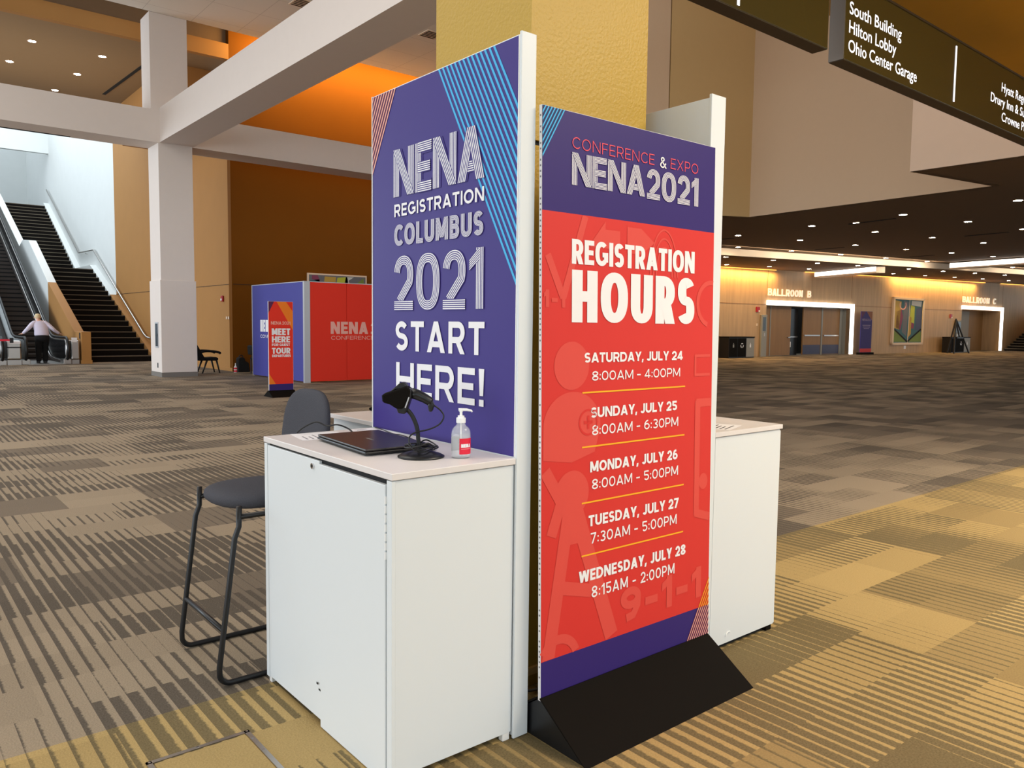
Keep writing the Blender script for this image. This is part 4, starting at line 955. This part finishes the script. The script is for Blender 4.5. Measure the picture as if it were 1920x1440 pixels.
# ================================================================== LEFT BACKGROUND
# --- registration booth walls far behind
bo = thing('exhibit_wall', 'purple and red printed wall around a booth before the brown wall', 'exhibit wall', (8.6, 18.5, 0))
MB().box(8.50, 8.56, 18.42, 21.75, .03, 2.51).build('purple_wall', 'booth_blue', bo)
MB().box(8.66, 9.655, 18.40, 18.46, .03, 2.51).build('red_wall', 'booth_red', bo); MB().box(9.665, 11.9, 18.40, 18.46, .03, 2.51).build('red_wall', 'booth_red', bo)
MB().box(8.505, 8.555, 21.75, 21.81, 0, 2.53).build('post', 'alu', bo); MB().box(8.495, 8.65, 18.39, 18.47, 0, 2.53).build('corner_post', 'alu', bo)
MB().box(8.50, 8.55, 18.47, 21.75, 2.51, 2.53).build('top_rail', 'alu', bo); MB().box(8.66, 11.9, 18.41, 18.455, 2.51, 2.53).build('top_rail', 'alu', bo)
P1 = lambda u, v, l: (8.4995-.001*l, 21.75-u, v)
mb = MB(); text(mb, P1, 'NENA', .55, 1.30, 1.245, .32, .26, .22, sb=.08); text(mb, P1, '2021', 1.36, 1.95, 1.245, .32, .24, .2, sb=.08); text(mb, P1, 'CONFERENCE', .55, 1.95, 1.075, .085, .16, .15, sb=.18); mb.build('printed_lettering', 'ink_white', bo)
P2 = lambda u, v, l: (8.66+u, 18.3995-.001*l, v)
mb = MB(); text(mb, P2, 'NENA', .55, 1.62, 1.225, .31, .27, .23, sb=.09); text(mb, P2, '2021', 1.70, 2.6, 1.225, .31, .25, .2, sb=.09); text(mb, P2, 'CONFERENCE', .56, 1.80, 1.076, .098, .15, .14, sb=.2); text(mb, P2, 'EXPO', 1.95, 2.6, 1.076, .095, .15, .14, sb=.2); mb.build('printed_lettering', mat('printed_pale_pink', (240, 176, 164), .6), bo)
ap = thing('wall_art', 'framed colourful abstract picture hanging above the red booth wall', 'picture', (12.1, 23.72, 2.5))
MB().box(11.06, 13.19, 23.69, 23.742, 1.7, 3.09).build('frame', 'fascia', ap, bevel=.008)
PA = lambda u, v, l: (11.11+u, 23.689-.001*l, v)
mb = MB(); flat(mb, PA, [(0, 1.75), (2.03, 1.75), (2.03, 3.04), (0, 3.04)], 0); mb.build('canvas', 'grey_oil', ap)
for nm, m_, pts in (('green_shape', 'lime', [(.9, 2.5), (1.45, 2.5), (1.35, 3.02), (1.0, 2.98)]), ('brown_shape', 'ochre', [(.45, 2.4), (.9, 2.5), (.95, 3.0), (.55, 3.0)]), ('teal_shape', 'teal', [(.02, 2.4), (.5, 2.4), (.35, 2.9), (.02, 2.85)]), ('pale_shape', 'pale_oil', [(1.25, 2.7), (1.5, 2.65), (1.4, 2.9), (1.6, 3.02), (1.3, 3.02)]), ('olive_shape', 'green', [(1.6, 2.4), (2.0, 2.6), (1.95, 3.0), (1.55, 2.7)]), ('plum_shape', 'plum', [(.1, 2.9), (.4, 2.8), (.3, 3.03), (.1, 3.02)])):
    mb = MB(); flat(mb, PA, pts, 1); mb.build(nm, m_, ap)

# --- MEET HERE sign
ms = thing('floor_sign', 'small red sign printed MEET HERE FOR GUEST TOUR DEPARTURES before the purple wall', 'sign', (6.56, 15.3, 0))
MB().box(6.295, 6.815, 15.29, 15.31, .10, 1.92).build('sign_board', 'ink_white', ms)
PM = lambda u, v, l: (6.298+u, 15.289-.001*l, v)
mb = MB(); flat(mb, PM, [(0, .255), (.514, .255), (.514, 1.918), (0, 1.918)], 0); mb.build('printed_face', 'booth_red', ms)
mb = MB(); flat(mb, PM, [(0, .10), (.514, .10), (.514, .255), (0, .255)], 0); mb.build('purple_footer', 'purple_deep', ms)
mb = MB(); flat(mb, PM, [(.17, 1.918), (.37, 1.918), (.514, 1.72), (.514, 1.34)], 1); flat(mb, PM, [(0, .255), (.14, .255), (0, .47)], 1); mb.build('orange_bands', 'ink_orange', ms)
mb = MB(); flat(mb, PM, [(0, 1.918), (.12, 1.918), (0, 1.68)], 1); mb.build('purple_corner', 'ink_maroon', ms)
mb = MB(); text(mb, PM, 'NENA', .05, .27, 1.455, .065, .20, .18, sb=.06, lay=2); text(mb, PM, '2021', .285, .46, 1.455, .065, .18, .16, sb=.06, lay=2); mb.build('pink_lettering', 'ink_peach', ms)
mb = MB()
for s_, a, b_, z, H in (('MEET', .065, .455, 1.245, .135), ('HERE', .065, .450, 1.095, .125), ('FOR GUEST', .066, .448, 1.023, .052), ('TOUR', .065, .455, .868, .120), ('DEPARTURES', .070, .462, .800, .052)):
    text(mb, PM, s_, a, b_, z, H, .28 if len(s_) < 6 else .24, .22, e=.86, sb=.07, lay=2)
mb.build('printed_lettering', 'ink_white', ms)
MB().prism([(6.28, 15.06, 0), (6.28, 15.288, .13), (6.28, 15.312, .13), (6.28, 15.54, 0)], (.55, 0, 0)).build('wedge_base', 'black', ms)

# --- black armchair, bag, bottle, second chair beside the booth
ac = thing('armchair', 'black padded armchair half hidden behind the foot of the white column', 'chair', (7.5, 23.45, 0))
MB().prism([(7.17, 23.25, .44), (7.20, 23.25, .37), (7.76, 23.25, .36), (7.80, 23.25, .42), (7.74, 23.25, .47)], (0, .46, 0)).build('seat', 'blacker', ac, bevel=.03)
MB().prism([(7.02, 23.25, 1.0), (7.10, 23.25, 1.0), (7.40, 23.25, .44), (7.22, 23.25, .42), (7.05, 23.25, .70)], (0, .46, 0)).build('backrest', 'blacker', ac, bevel=.02)
for y in (23.22, 23.70): MB().tube(smooth_path([(7.28, y, .62), (7.42, y, .645), (7.65, y, .635), (7.80, y, .60), (7.83, y, .565)]), .035, 8).build('armrest', 'blacker', ac, smooth=True)
for x0, x1 in ((7.45, 7.31), (7.72, 7.81)):
    for y in (23.24, 23.68): MB().tube([(x0, y, .38), (x1, y, 0)], [.030, .018], 8).build('leg', 'powder', ac, smooth=True)
ac.location.x += .27
bg_ = thing('backpack', 'black backpack standing on the floor against the brown wall', 'bag', (8.83, 23.4, 0))
MB().prism([(8.66, 23.3, 0), (8.68, 23.3, .42), (8.74, 23.3, .45), (8.86, 23.3, .43), (8.88, 23.3, .33), (8.98, 23.3, .28), (9.02, 23.3, 0)], (0, .26, 0)).build('body', 'blacker', bg_, bevel=.03)
MB().tube(smooth_path([(8.72, 23.43, .44), (8.76, 23.43, .50), (8.82, 23.43, .50), (8.85, 23.43, .43)]), .014, 6).build('top_loop', 'powder', bg_, smooth=True)
MB().prism([(8.70, 23.295, .05), (8.70, 23.295, .26), (8.86, 23.295, .26), (8.86, 23.295, .05)], (0, .02, 0)).build('front_pocket', 'blacker', bg_)
bt = thing('spray_bottle', 'small white and red bottle on the floor beside the black backpack', 'bottle', (8.55, 23.25, 0))
MB().lathe([(.045, 0), (.045, .15), (.03, .19), (.015, .21), (.015, .28)], (8.55, 23.25, 0), 14).build('bottle_body', 'pump', bt, smooth=True)
for z in (.02, .10): MB().lathe([(.047, 0), (.047, .05)], (8.55, 23.25, z), 14).build('red_band', 'label_red', bt)
ch = thing('office_chair', 'black chair edge peeking out behind the far end of the purple booth wall', 'chair', (8.95, 22.5, 0))
MB().box(8.78, 9.22, 22.30, 22.72, .40, .47).build('seat', 'blacker', ch, bevel=.03)
MB().prism([(8.72, 22.28, .55), (8.70, 22.28, .80), (8.76, 22.28, .84), (8.80, 22.28, .55)], (0, .44, 0)).build('backrest', 'blacker', ch, bevel=.02)
for x in (8.80, 9.18):
    for y in (22.34, 22.68): MB().tube([(x, y, .42), (x, y, 0)], .018, 6).build('leg', 'powder', ch)
MB().box(8.76, 8.80, 22.46, 22.54, .44, .60).build('back_support', 'powder', ch)

# --- small wall fittings
def plate(name, lab, cat, mb, m_, loc, grp=None): return tag(mb.build(name, m_, None, loc=loc), lab, cat, grp)
fa = thing('fire_alarm', 'red fire alarm strobe on the tan wall right of the white column', 'alarm', (8.62, 24.5, 2.2))
MB().box(8.60, 8.652, 24.42, 24.56, 2.12, 2.30).build('housing', 'alarm_red', fa, bevel=.01); MB().box(8.585, 8.60, 24.45, 24.53, 2.15, 2.21).build('strobe_lens', 'pump', fa)
for y in (24.15, 23.98): plate('switch_plate', 'small pale switch plate on the tan wall beside its corner', 'switch', MB().box(8.642, 8.652, y, y+.09, 1.58, 1.66), 'fascia', (8.65, y, 1.6), 'switch plates on the tan wall')
ex = thing('extinguisher_cabinet', 'narrow recessed steel cabinet on the lit side of the white column', 'cabinet', (6.17, 22.56, 1.1))
MB().box(6.168, 6.179, 22.42, 22.72, .78, 1.47).build('frame', 'alu', ex); MB().box(6.165, 6.168, 22.46, 22.68, .82, 1.43).build('door', 'screen', ex); MB().box(6.155, 6.165, 22.46, 22.49, 1.08, 1.16).build('handle', 'gap', ex)
plate('outlet_plate', 'small dark outlet low on the white column', 'outlet', MB().box(6.172, 6.179, 22.5, 22.58, .24, .37), 'screen', (6.175, 22.54, .24))
plate('notice_plate', 'small black square notice on the tan parapet by the escalator', 'sign', MB().box(5.838, 5.849, 30.5, 30.66, .86, 1.06), 'gap', (5.84, 30.6, .9))

# --- escalators
def escalator(lab, xl, xr, y0, grp):
    t = thing('escalator', lab, 'escalator', ((xl+xr)/2, y0, 0), grp)
    sl = .455
    def zr(y): return max(0, (y-y0-3.0)*sl)
    ys = [y0+.62, y0+2.4, y0+3.2]+[y0+4+i*2.0 for i in range(9)]
    for x, sx in ((xl, 1), (xr, -1)):
        prof = [(y0+.30, .12)]+[(y, zr(y)+.10) for y in ys]+[(y, zr(y)+.84) for y in ys[::-1]]+[(y0+.40, .80), (y0+.22, .66), (y0+.14, .48), (y0+.2, .25)]
        MB().prism([(x-.02, y, z) for y, z in prof], (.04, 0, 0)).build('balustrade', 'glass_black', t)
        hp = [(x, y0+.55, .10), (x, y0+.22, .18), (x, y0+.08, .36), (x, y0+.06, .55), (x, y0+.16, .78), (x, y0+.40, .90)]+[(x, y, zr(y)+.90) for y in ys]
        MB().tube(smooth_path(hp, 4), .042, 8).build('handrail', 'rubber', t, smooth=True)
        tr = [(x+sx*.03, y0+.58, .14), (x+sx*.03, y0+.28, .24), (x+sx*.03, y0+.17, .40), (x+sx*.03, y0+.17, .58), (x+sx*.03, y0+.26, .74), (x+sx*.03, y0+.42, .82)]+[(x+sx*.03, y, zr(y)+.82) for y in ys]
        MB().tube(smooth_path(tr, 4), .026, 8).build('balustrade_trim', 'steel', t, smooth=True)
        MB().tube(smooth_path([(x+sx*.05, y0+.6, .10), (x+sx*.05, y0+1.6, .10)]+[(x+sx*.05, y, zr(y)+.12) for y in ys[1:]], 3), .03, 6).build('skirt_trim', 'steel', t, smooth=True)
        MB().prism([(x-.10, y, z) for y, z in [(y0+.25, 0), (y0+.25, .10), (y0+2.6, .10), (y0+3.2, zr(y0+3.2)+.10), (y0+20, zr(y0+20)+.10), (y0+20, zr(y0+20)-.6), (y0+4, 0)]], (.20, 0, 0)).build('skirt', 'step_grey', t)
        MB().prism([(x-.12, y, z) for y, z in [(y0+.24, 0), (y0+.24, .16), (y0+.85, .16), (y0+.85, 0)]], (.24, 0, 0)).build('newel_foot', 'steel', t, bevel=.01)
        ob = MB(); ring = [(x+sx*(-.05)-0, y0+.33+.13*math.cos(R(a)), .47+.19*math.sin(R(a))) for a in range(0, 360, 18)]
        ob.prism(ring, (.012, 0, 0)) if False else None
        n_ = [(x-.024 if x == xr else x+.024, y0+.36+.11*math.cos(R(a)), .47+.20*math.sin(R(a))) for a in range(0, 360, 18)]
        n2 = [(x+.026, y0+.36+.11*math.cos(R(a)), .47+.20*math.sin(R(a))) for a in range(0, 360, 18)]
        MB().loft([[(p[0]-.003, p[1], p[2]) for p in n_], n_] if x == xr else [n2, [(p[0]+.003, p[1], p[2]) for p in n2]]).build('oval_notice', 'ink_white', t)
    MB().box(xl+.06, xr-.06, y0+.2, y0+3.0, .0, .02).build('landing_plate', 'steel', t)
    for i in range(36):
        y = y0+3.0+i*.42
        MB().box(xl+.06, xr-.06, y, y+.44, max(i*.191-.5, 0), i*.191+.04).build('step', 'step_grey', t)
        MB().box(xl+.06, xr-.06, y-.006, y, max(i*.191-.11, 0), max(i*.191-.06, .01)).build('step_shade_strip', 'gap', t) if i else None  # black strip painting the shade line under each step edge
        if y > y0+17.5: break
    return t
escalator('right hand escalator with the person in the pale shirt stepping on', 4.20, 5.42, 30.15, 'escalators at the far left')
escalator('left hand escalator behind the red barrier belt', 2.30, 3.52, 30.0, 'escalators at the far left')
ep = thing('escalator_newel_box', 'steel housing between the two escalator newels', 'housing', (3.86, 30.2, 0))
MB().box(3.65, 4.07, 30.28, 31.1, .17, .80).build('housing', 'steel', ep, bevel=.05); MB().box(3.66, 4.06, 30.262, 30.28, .56, .60).build('vent_slot', 'gap', ep); MB().box(3.66, 4.06, 30.30, 31.05, 0, .17).build('foot', 'steel', ep); MB().box(3.68, 4.04, 30.262, 30.28, .70, .79).build('sticker', 'ink_white', ep)
ep2 = thing('escalator_newel_box', 'steel housing beside the right escalator newel by the tan parapet', 'housing', (5.68, 30.4, 0))
MB().box(5.53, 5.80, 30.40, 31.2, .14, .80).build('housing', 'steel', ep2, bevel=.04); MB().box(5.56, 5.78, 30.42, 31.1, 0, .14).build('foot', 'steel', ep2); MB().box(5.55, 5.72, 30.385, 30.40, .74, .90).build('sticker', 'ink_white', ep2)
bb = thing('barrier_belt', 'red retractable belt stretched across the foot of the left escalator', 'barrier', (3.0, 29.9, 0))
MB().box(1.2, 3.72, 29.93, 29.935, .80, .86).build('belt', 'belt', bb); MB().lathe([(.16, 0), (.16, .02), (.03, .03), (.03, .92), (.045, .92), (.045, 1.0)], (1.2, 29.93, 0), 16).build('post', 'powder', bb, smooth=True); MB().box(3.70, 3.80, 29.90, 29.96, .74, .90).build('belt_clip', 'powder', bb)

# --- the person stepping on to the escalator, seen from behind
def skinned(name, joints, edges, m_, parent, rootj, sub=2):
    names = list(joints); me = bpy.data.meshes.new(name); off = wloc(parent)
    me.from_pydata([tuple(Vector(joints[n][:3])-off) for n in names], [(names.index(a), names.index(b_)) for a, b_ in edges], [])
    o = bpy.data.objects.new(name, me); COL.objects.link(o); o.parent = parent; me.materials.append(M[m_])
    sk = o.modifiers.new('skin', 'SKIN'); sk.use_smooth_shade = True; sk.branch_smoothing = .6
    for i, n in enumerate(names):
        r_ = joints[n][3]; me.skin_vertices[0].data[i].radius = r_ if isinstance(r_, tuple) else (r_, r_); me.skin_vertices[0].data[i].use_root = (n == rootj)
    q = o.modifiers.new('subsurf', 'SUBSURF'); q.levels = sub; q.render_levels = sub
    return o
pe = thing('person', 'person in a pale lilac shirt and black trousers leaning forward on the escalator handrails', 'person', (4.80, 31.25, .02))
LH, RH = (4.205, 31.35, 1.0), (5.40, 31.35, 1.0)
bj = dict(pelvis=(4.80, 31.20, .93, (.15, .11)), belly=(4.79, 31.22, 1.08, (.16, .115)), chest=(4.765, 31.30, 1.30, (.17, .115)), collar=(4.745, 31.36, 1.43, (.10, .08)), neck=(4.735, 31.42, 1.50, .056), skull=(4.73, 31.46, 1.58, (.074, .085)), crown=(4.73, 31.46, 1.655, (.06, .07)),
    ls=(4.58, 31.34, 1.41, .06), le=(4.40, 31.20, 1.19, .046), lw=(4.255, 31.31, 1.025, .030), rs=(4.92, 31.34, 1.41, .06), re=(5.13, 31.20, 1.19, .046), rw=(5.345, 31.31, 1.025, .030),
    lhip=(4.71, 31.20, .88, .095), lk=(4.70, 31.26, .50, .062), la=(4.69, 31.22, .10, .042), lt=(4.68, 31.36, .055, .036), rhip=(4.89, 31.20, .88, .095), rk=(4.90, 31.32, .50, .062), ra=(4.90, 31.30, .10, .042), rt=(4.91, 31.44, .055, .036))
be = [('pelvis', 'belly'), ('belly', 'chest'), ('chest', 'collar'), ('collar', 'neck'), ('neck', 'skull'), ('skull', 'crown'), ('collar', 'ls'), ('ls', 'le'), ('le', 'lw'), ('collar', 'rs'), ('rs', 're'), ('re', 'rw'), ('pelvis', 'lhip'), ('lhip', 'lk'), ('lk', 'la'), ('la', 'lt'), ('pelvis', 'rhip'), ('rhip', 'rk'), ('rk', 'ra'), ('ra', 'rt')]
for sd, (hx, hy, hz), sg in (('l', LH, -1), ('r', RH, 1)):
    bj[sd+'palm'] = (hx-sg*.012, hy+.02, hz+.004, (.034, .014)); be.append((sd+'w', sd+'palm'))
    for k, dy in enumerate((-.024, -.008, .008, .024)):
        ln = (.062, .075, .072, .055)[k]
        bj[f'{sd}f{k}a'] = (hx+sg*.028+sg*.000, hy+.02+dy, hz+.004, .009); bj[f'{sd}f{k}b'] = (hx+sg*(.02+ln*.6), hy+.02+dy*1.1, hz-.012, .008)
        be += [(sd+'palm', f'{sd}f{k}a'), (f'{sd}f{k}a', f'{sd}f{k}b')]
    bj[sd+'th'] = (hx-sg*.006, hy-.045, hz-.006, .010); be.append((sd+'palm', sd+'th'))
skinned('body', bj, be, 'skin', pe, 'pelvis')
hm = MB().lathe([(.0, .095), (.045, .088), (.082, .055), (.092, .0), (.088, -.05), (.06, -.085), (.0, -.09)], (4.728, 31.445, 1.615), 20, 1, 1.08); hm.build('hair', 'hair', pe, smooth=True, subsurf=1)
for x in (4.635, 4.822): MB().lathe([(.0, -.03), (.016, -.015), (.018, .01), (.0, .03)], (x, 31.47, 1.57), 10).build('ear', 'skin', pe, smooth=True)
def rings_loft(rs, n=20): return MB().loft([[(cx+rx*math.cos(2*math.pi*k/n), cy+ry*math.sin(2*math.pi*k/n), z) for k in range(n)] for cx, cy, z, rx, ry in rs])
rings_loft([(4.80, 31.20, .955, .215, .150), (4.80, 31.205, 1.0, .226, .158), (4.795, 31.22, 1.12, .216, .150), (4.775, 31.27, 1.26, .222, .145), (4.76, 31.31, 1.36, .222, .132), (4.75, 31.345, 1.43, .17, .112), (4.742, 31.38, 1.475, .085, .08), (4.738, 31.40, 1.50, .066, .066)]).build('shirt', 'shirt', pe, smooth=True)
for pth in ([(4.62, 31.33, 1.385), (4.53, 31.28, 1.33), (4.40, 31.21, 1.19), (4.33, 31.25, 1.11), (4.265, 31.30, 1.035)], [(4.89, 31.33, 1.385), (4.99, 31.28, 1.33), (5.13, 31.21, 1.19), (5.22, 31.25, 1.11), (5.335, 31.30, 1.035)]):
    MB().tube(smooth_path(pth, 4), [.088-.0028*i for i in range(17)], 12).build('sleeve', 'shirt', pe, smooth=True)
rings_loft([(4.80, 31.19, .74, .20, .15), (4.80, 31.185, .86, .222, .165), (4.80, 31.20, 1.0, .205, .143), (4.80, 31.205, 1.03, .195, .135)]).build('trousers', 'trousers', pe, smooth=True)
for pth in ([(4.70, 31.19, .84), (4.70, 31.21, .66), (4.70, 31.25, .48), (4.695, 31.235, .28), (4.69, 31.22, .075)], [(4.90, 31.19, .84), (4.90, 31.24, .66), (4.90, 31.31, .48), (4.90, 31.305, .28), (4.90, 31.30, .075)]):
    MB().tube(smooth_path(pth, 4), [.122-.0030*i for i in range(17)], 14).build('trouser_leg', 'trousers', pe, smooth=True)
for x, y in ((4.685, 31.29), (4.905, 31.37)): MB().prism([(x-.05, y-.12, .02), (x-.05, y-.12, .09), (x-.05, y-.02, .12), (x-.05, y+.12, .07), (x-.05, y+.16, .02)], (.10, 0, 0)).build('shoe', 'plastic', pe, bevel=.02)

# ================================================================== RIGHT BACKGROUND
def cans(lab, s0, s1, n0, grp, w_):
    t = thing('recycling_bins', lab, 'bin', BW((s0+s1)/2, n0+.3, 0), grp)
    MB().obox(BW, s0, s1, n0, n0+.6, 0, 1.02).build('cabinet', 'plastic', t, bevel=.01)
    MB().obox(BW, s0-.02, s1+.02, n0-.02, n0+.62, 1.02, 1.06).build('lid', 'black', t)
    k = 3; d = (s1-s0)/k
    for i in range(k):
        p = MB().obox(BW, s0+i*d+.02, s0+(i+1)*d-.02, n0+.6, n0+.61, .05, .98).build('front_panel', 'black' if i < 2 else 'kiosk_grey', t)
        c = (s0+(i+.5)*d, .62)
        mb = MB()
        if i == 1:
            for a in (90, 210, 330):
                q = [(c[0]+.13*math.cos(R(a+b_))*1.0, c[1]+.13*math.sin(R(a+b_))) for b_ in (-45, -15, 15, 40)]; r2 = [(c[0]+.075*math.cos(R(a+b_)), c[1]+.075*math.sin(R(a+b_))) for b_ in (-45, -15, 15, 40)]
                mb.ribbon([BW(u, n0+.615, v) for u, v in q], [BW(u, n0+.615, v) for u, v in r2])
        else:
            mb.obox(BW, c[0]-.05, c[0]+.05, n0+.61, n0+.615, c[1]-.10, c[1]+.06); mb.obox(BW, c[0]-.02, c[0]+.02, n0+.61, n0+.615, c[1]+.08, c[1]+.13)
        mb.build('symbol', 'ink_white' if i else 'kiosk_grey', p)
cans('black recycling bin station against the veneer wall close to the red hours sign', -1.6, .44, .05, 'recycling stations by the ballroom wall', 1)
cans('black recycling bin station between the easel and the grey double door', 21.6, 24.4, .30, 'recycling stations by the ballroom wall', 1)
def pylon(lab, s0, s1, n0, grp):
    t = thing('info_pylon', lab, 'kiosk', BW((s0+s1)/2, n0, 0), grp)
    MB().obox(BW, s0, s1, n0, n0+.10, 0, 2.2).build('body', 'kiosk_grey', t, bevel=.01)
    MB().obox(BW, s0+.12, s1-.12, n0+.10, n0+.11, 1.35, 2.08).build('screen', 'screen', t); MB().obox(BW, s0+.2, s1-.2, n0+.10, n0+.13, 1.08, 1.25).build('reader', 'alu', t)
pylon('grey information pylon with small screen left of the wide open door', 1.75, 2.22, .02, 'pylons beside the ballroom doors')
pylon('grey information pylon behind the bins beside the grey double door', 23.9, 24.75, .02, 'pylons beside the ballroom doors')
for lab, s_ in (('small red fire alarm on the veneer wall left of the wide open door', 1.5), ('small red fire alarm on the veneer wall above the easel and bins', 23.3)):
    t = thing('fire_alarm', lab, 'alarm', BW(s_, .03, 2.45)); MB().obox(BW, s_-.14, s_+.14, .008, .06, 2.33, 2.60).build('housing', 'alarm_red', t); MB().obox(BW, s_+.02, s_+.12, .06, .08, 2.34, 2.42).build('strobe_lens', 'pump', t)
plate('switch_plate', 'tiny pale switch on the veneer wall under the left fire alarm', 'switch', MB().obox(BW, 1.42, 1.55, .005, .02, 1.62, 1.74), 'fascia', BW(1.5, .01, 1.6))
plate('outlet_plate', 'pale outlet on the veneer wall below the large painting', 'outlet', MB().obox(BW, 17.0, 17.25, .005, .03, .28, .48), 'pump', BW(17.1, .01, .3))
pb = thing('floor_sign', 'dark purple banner sign standing right of the wide lit ballroom door', 'sign', BW(11.5, .45, 0))
MB().obox(BW, 10.95, 12.2, .40, .44, .12, 2.56).build('sign_board', 'purple_deep', pb); MB().obox(BW, 10.95, 12.2, .44, .445, .14, .36).build('red_footer', 'red', pb); MB().obox(BW, 10.9, 12.25, .25, .60, 0, .13).build('base', 'black', pb)
PB = lambda u, v, l: BW(10.95+u, .442+.002*l, v)
mb = MB(); flat(mb, PB, [(.6, 2.54), (1.25, 2.54), (1.25, 2.05), (1.1, 2.1)], 1); mb.build('orange_band', mat('printed_brown', (140, 84, 52), .6), pb)
mb = MB(); flat(mb, PB, [(0, 2.54), (.5, 2.54), (0, 2.1)], 1); mb.build('maroon_corner', 'ink_maroon', pb)
mb = MB(); text(mb, PB, 'NENA2021', .1, 1.15, 2.0, .13, .2, .18, lay=2)
for z, w_ in ((1.72, .9), (1.62, .8), (1.52, .6)): flat(mb, PB, [(.62-w_/2, z), (.62+w_/2, z), (.62+w_/2, z+.035), (.62-w_/2, z+.035)], 2)
mb.build('pale_lettering', mat('printed_grey_lilac', (150, 130, 160), .6), pb)
# large abstract painting
pt = thing('wall_painting', 'large colourful abstract painting in a pale frame between the ballroom doors', 'painting', BW(17.3, .08, .6))
fr = MB(); fr.obox(BW, 15.25, 15.42, .01, .15, .55, 3.54); fr.obox(BW, 19.1, 19.27, .01, .15, .55, 3.54); fr.obox(BW, 15.25, 19.27, .01, .15, .55, .68); fr.obox(BW, 15.25, 19.27, .01, .15, 3.41, 3.54); fr.build('frame', 'fascia', pt)
PT = lambda u, v, l: BW(15.42+u*3.68, .08+.004*l, .68+v*2.73)
mb = MB(); flat(mb, PT, [(0, 0), (1, 0), (1, 1), (0, 1)], 0); mb.build('canvas', 'teal', pt)
shapes = [('ochre', [(0, .35), (.2, .3), (.25, .95), (.02, .98)]), ('plum', [(.08, .35), (.25, .3), (.32, .6), (.26, .78), (.1, .72)]), ('grey_oil', [(.3, .25), (.46, .15), (.5, .95), (.34, .98)]), ('green', [(.0, .02), (.45, .02), (.1, .28), (.0, .32)]), ('lime', [(.55, .5), (.72, .45), (.72, .85), (.58, .88)]), ('ochre', [(.5, .1), (.62, .2), (.62, .6), (.52, .62)]), ('slate', [(.76, .3), (.98, .28), (.98, .85), (.78, .8)]), ('green', [(.55, .02), (.98, .02), (.98, .25), (.9, .28)]), ('pale_oil', [(.6, .88), (.95, .85), (.97, .98), (.6, .98)]), ('plum', [(.6, .35), (.7, .32), (.72, .45), (.62, .47)])]
for m_, p in shapes: mb = MB(); flat(mb, PT, p, 1); mb.build('paint_shape', m_, pt)
mb = MB()
for a, b_ in (((.02, .32), (.5, .02)), ((.5, .02), (.98, .32))):
    dx, dy = b_[0]-a[0], b_[1]-a[1]; L = math.hypot(dx, dy); nx, ny = -dy/L*.02, dx/L*.02
    flat(mb, PT, [(a[0]+nx, a[1]+ny), (b_[0]+nx, b_[1]+ny), (b_[0]-nx, b_[1]-ny), (a[0]-nx, a[1]-ny)], 2)
mb.build('dark_lines', 'gap', pt)
mb = MB(); mb.ribbon([PT(.3+.12*math.cos(R(a)), .88+.12*math.sin(R(a)), 2) for a in range(150, 400, 15)], [PT(.3+.09*math.cos(R(a)), .88+.09*math.sin(R(a)), 2) for a in range(150, 400, 15)]); mb.build('pink_ring', 'ink_peach', pt)
mb = MB(); flat(mb, PT, [(.505, .0), (.525, .0), (.545, 1), (.525, 1)], 2); mb.build('pale_line', 'fascia', pt)
ea = thing('easel', 'empty dark tripod easel standing right of the large painting', 'easel', BW(21, 1.5, 0))
for a, b_ in (((20.95, 1.4, 2.25), (19.75, 1.9, 0)), ((20.95, 1.4, 2.25), (21.9, 1.9, 0)), ((20.95, 1.4, 2.25), (20.5, 1.15, 0))): MB().tube([BW(*a), BW(*b_)], .05, 6).build('leg', 'powder', ea)
MB().obox(BW, 20.35, 21.25, 1.65, 1.8, .98, 1.06).build('ledge', 'powder', ea); MB().tube([BW(20.95, 1.4, 2.15), BW(20.9, 1.7, 1.0)], .05, 6).build('mast', 'powder', ea)
# far right stairs with railing
s2 = sroot('staircase_far', BW(34, 1.2, 0))
a, nb = MB(), MB()
for i in range(16):
    s0 = 32.2+i*.52; a.obox(BW, s0, s0+.54, .1, 2.4, max(0, i*.19-.6), (i+1)*.19); nb.obox(BW, s0-.02, s0+.06, .1, 2.4, (i+1)*.19-.03, (i+1)*.19+.005)
a.build('treads', 'stair_black', s2); nb.build('nosings', 'nosing', s2)
rl = thing('stair_railing', 'pale railing rising along the dark stairs at the far right edge', 'railing', BW(32, 2.5, 0))
MB().tube([BW(31.9, 2.5, 1.02), BW(40.3, 2.5, 4.25)], .06, 8).build('handrail', 'fascia', rl)
for i in range(5): s_ = 32.0+i*1.6; MB().tube([BW(s_, 2.5, (s_-32)*.365), BW(s_, 2.5, 1.05+(s_-32)*.385)], .04, 6).build('post', 'fascia', rl)
MB().prism([BW(31.9, 2.48, 0), BW(31.9, 2.48, .35), BW(40.3, 2.48, 3.5), BW(40.3, 2.48, 2.6), BW(33.2, 2.48, 0)], (BN.x*.05, BN.y*.05, 0)).build('stringer', 'door_wood', rl)
MB().prism([BW(31.9, 2.5, .36), BW(31.9, 2.5, .95), BW(40.3, 2.5, 4.15), BW(40.3, 2.5, 3.5)], (BN.x*.02, BN.y*.02, 0)).build('infill_panel', 'tan_paint', rl)
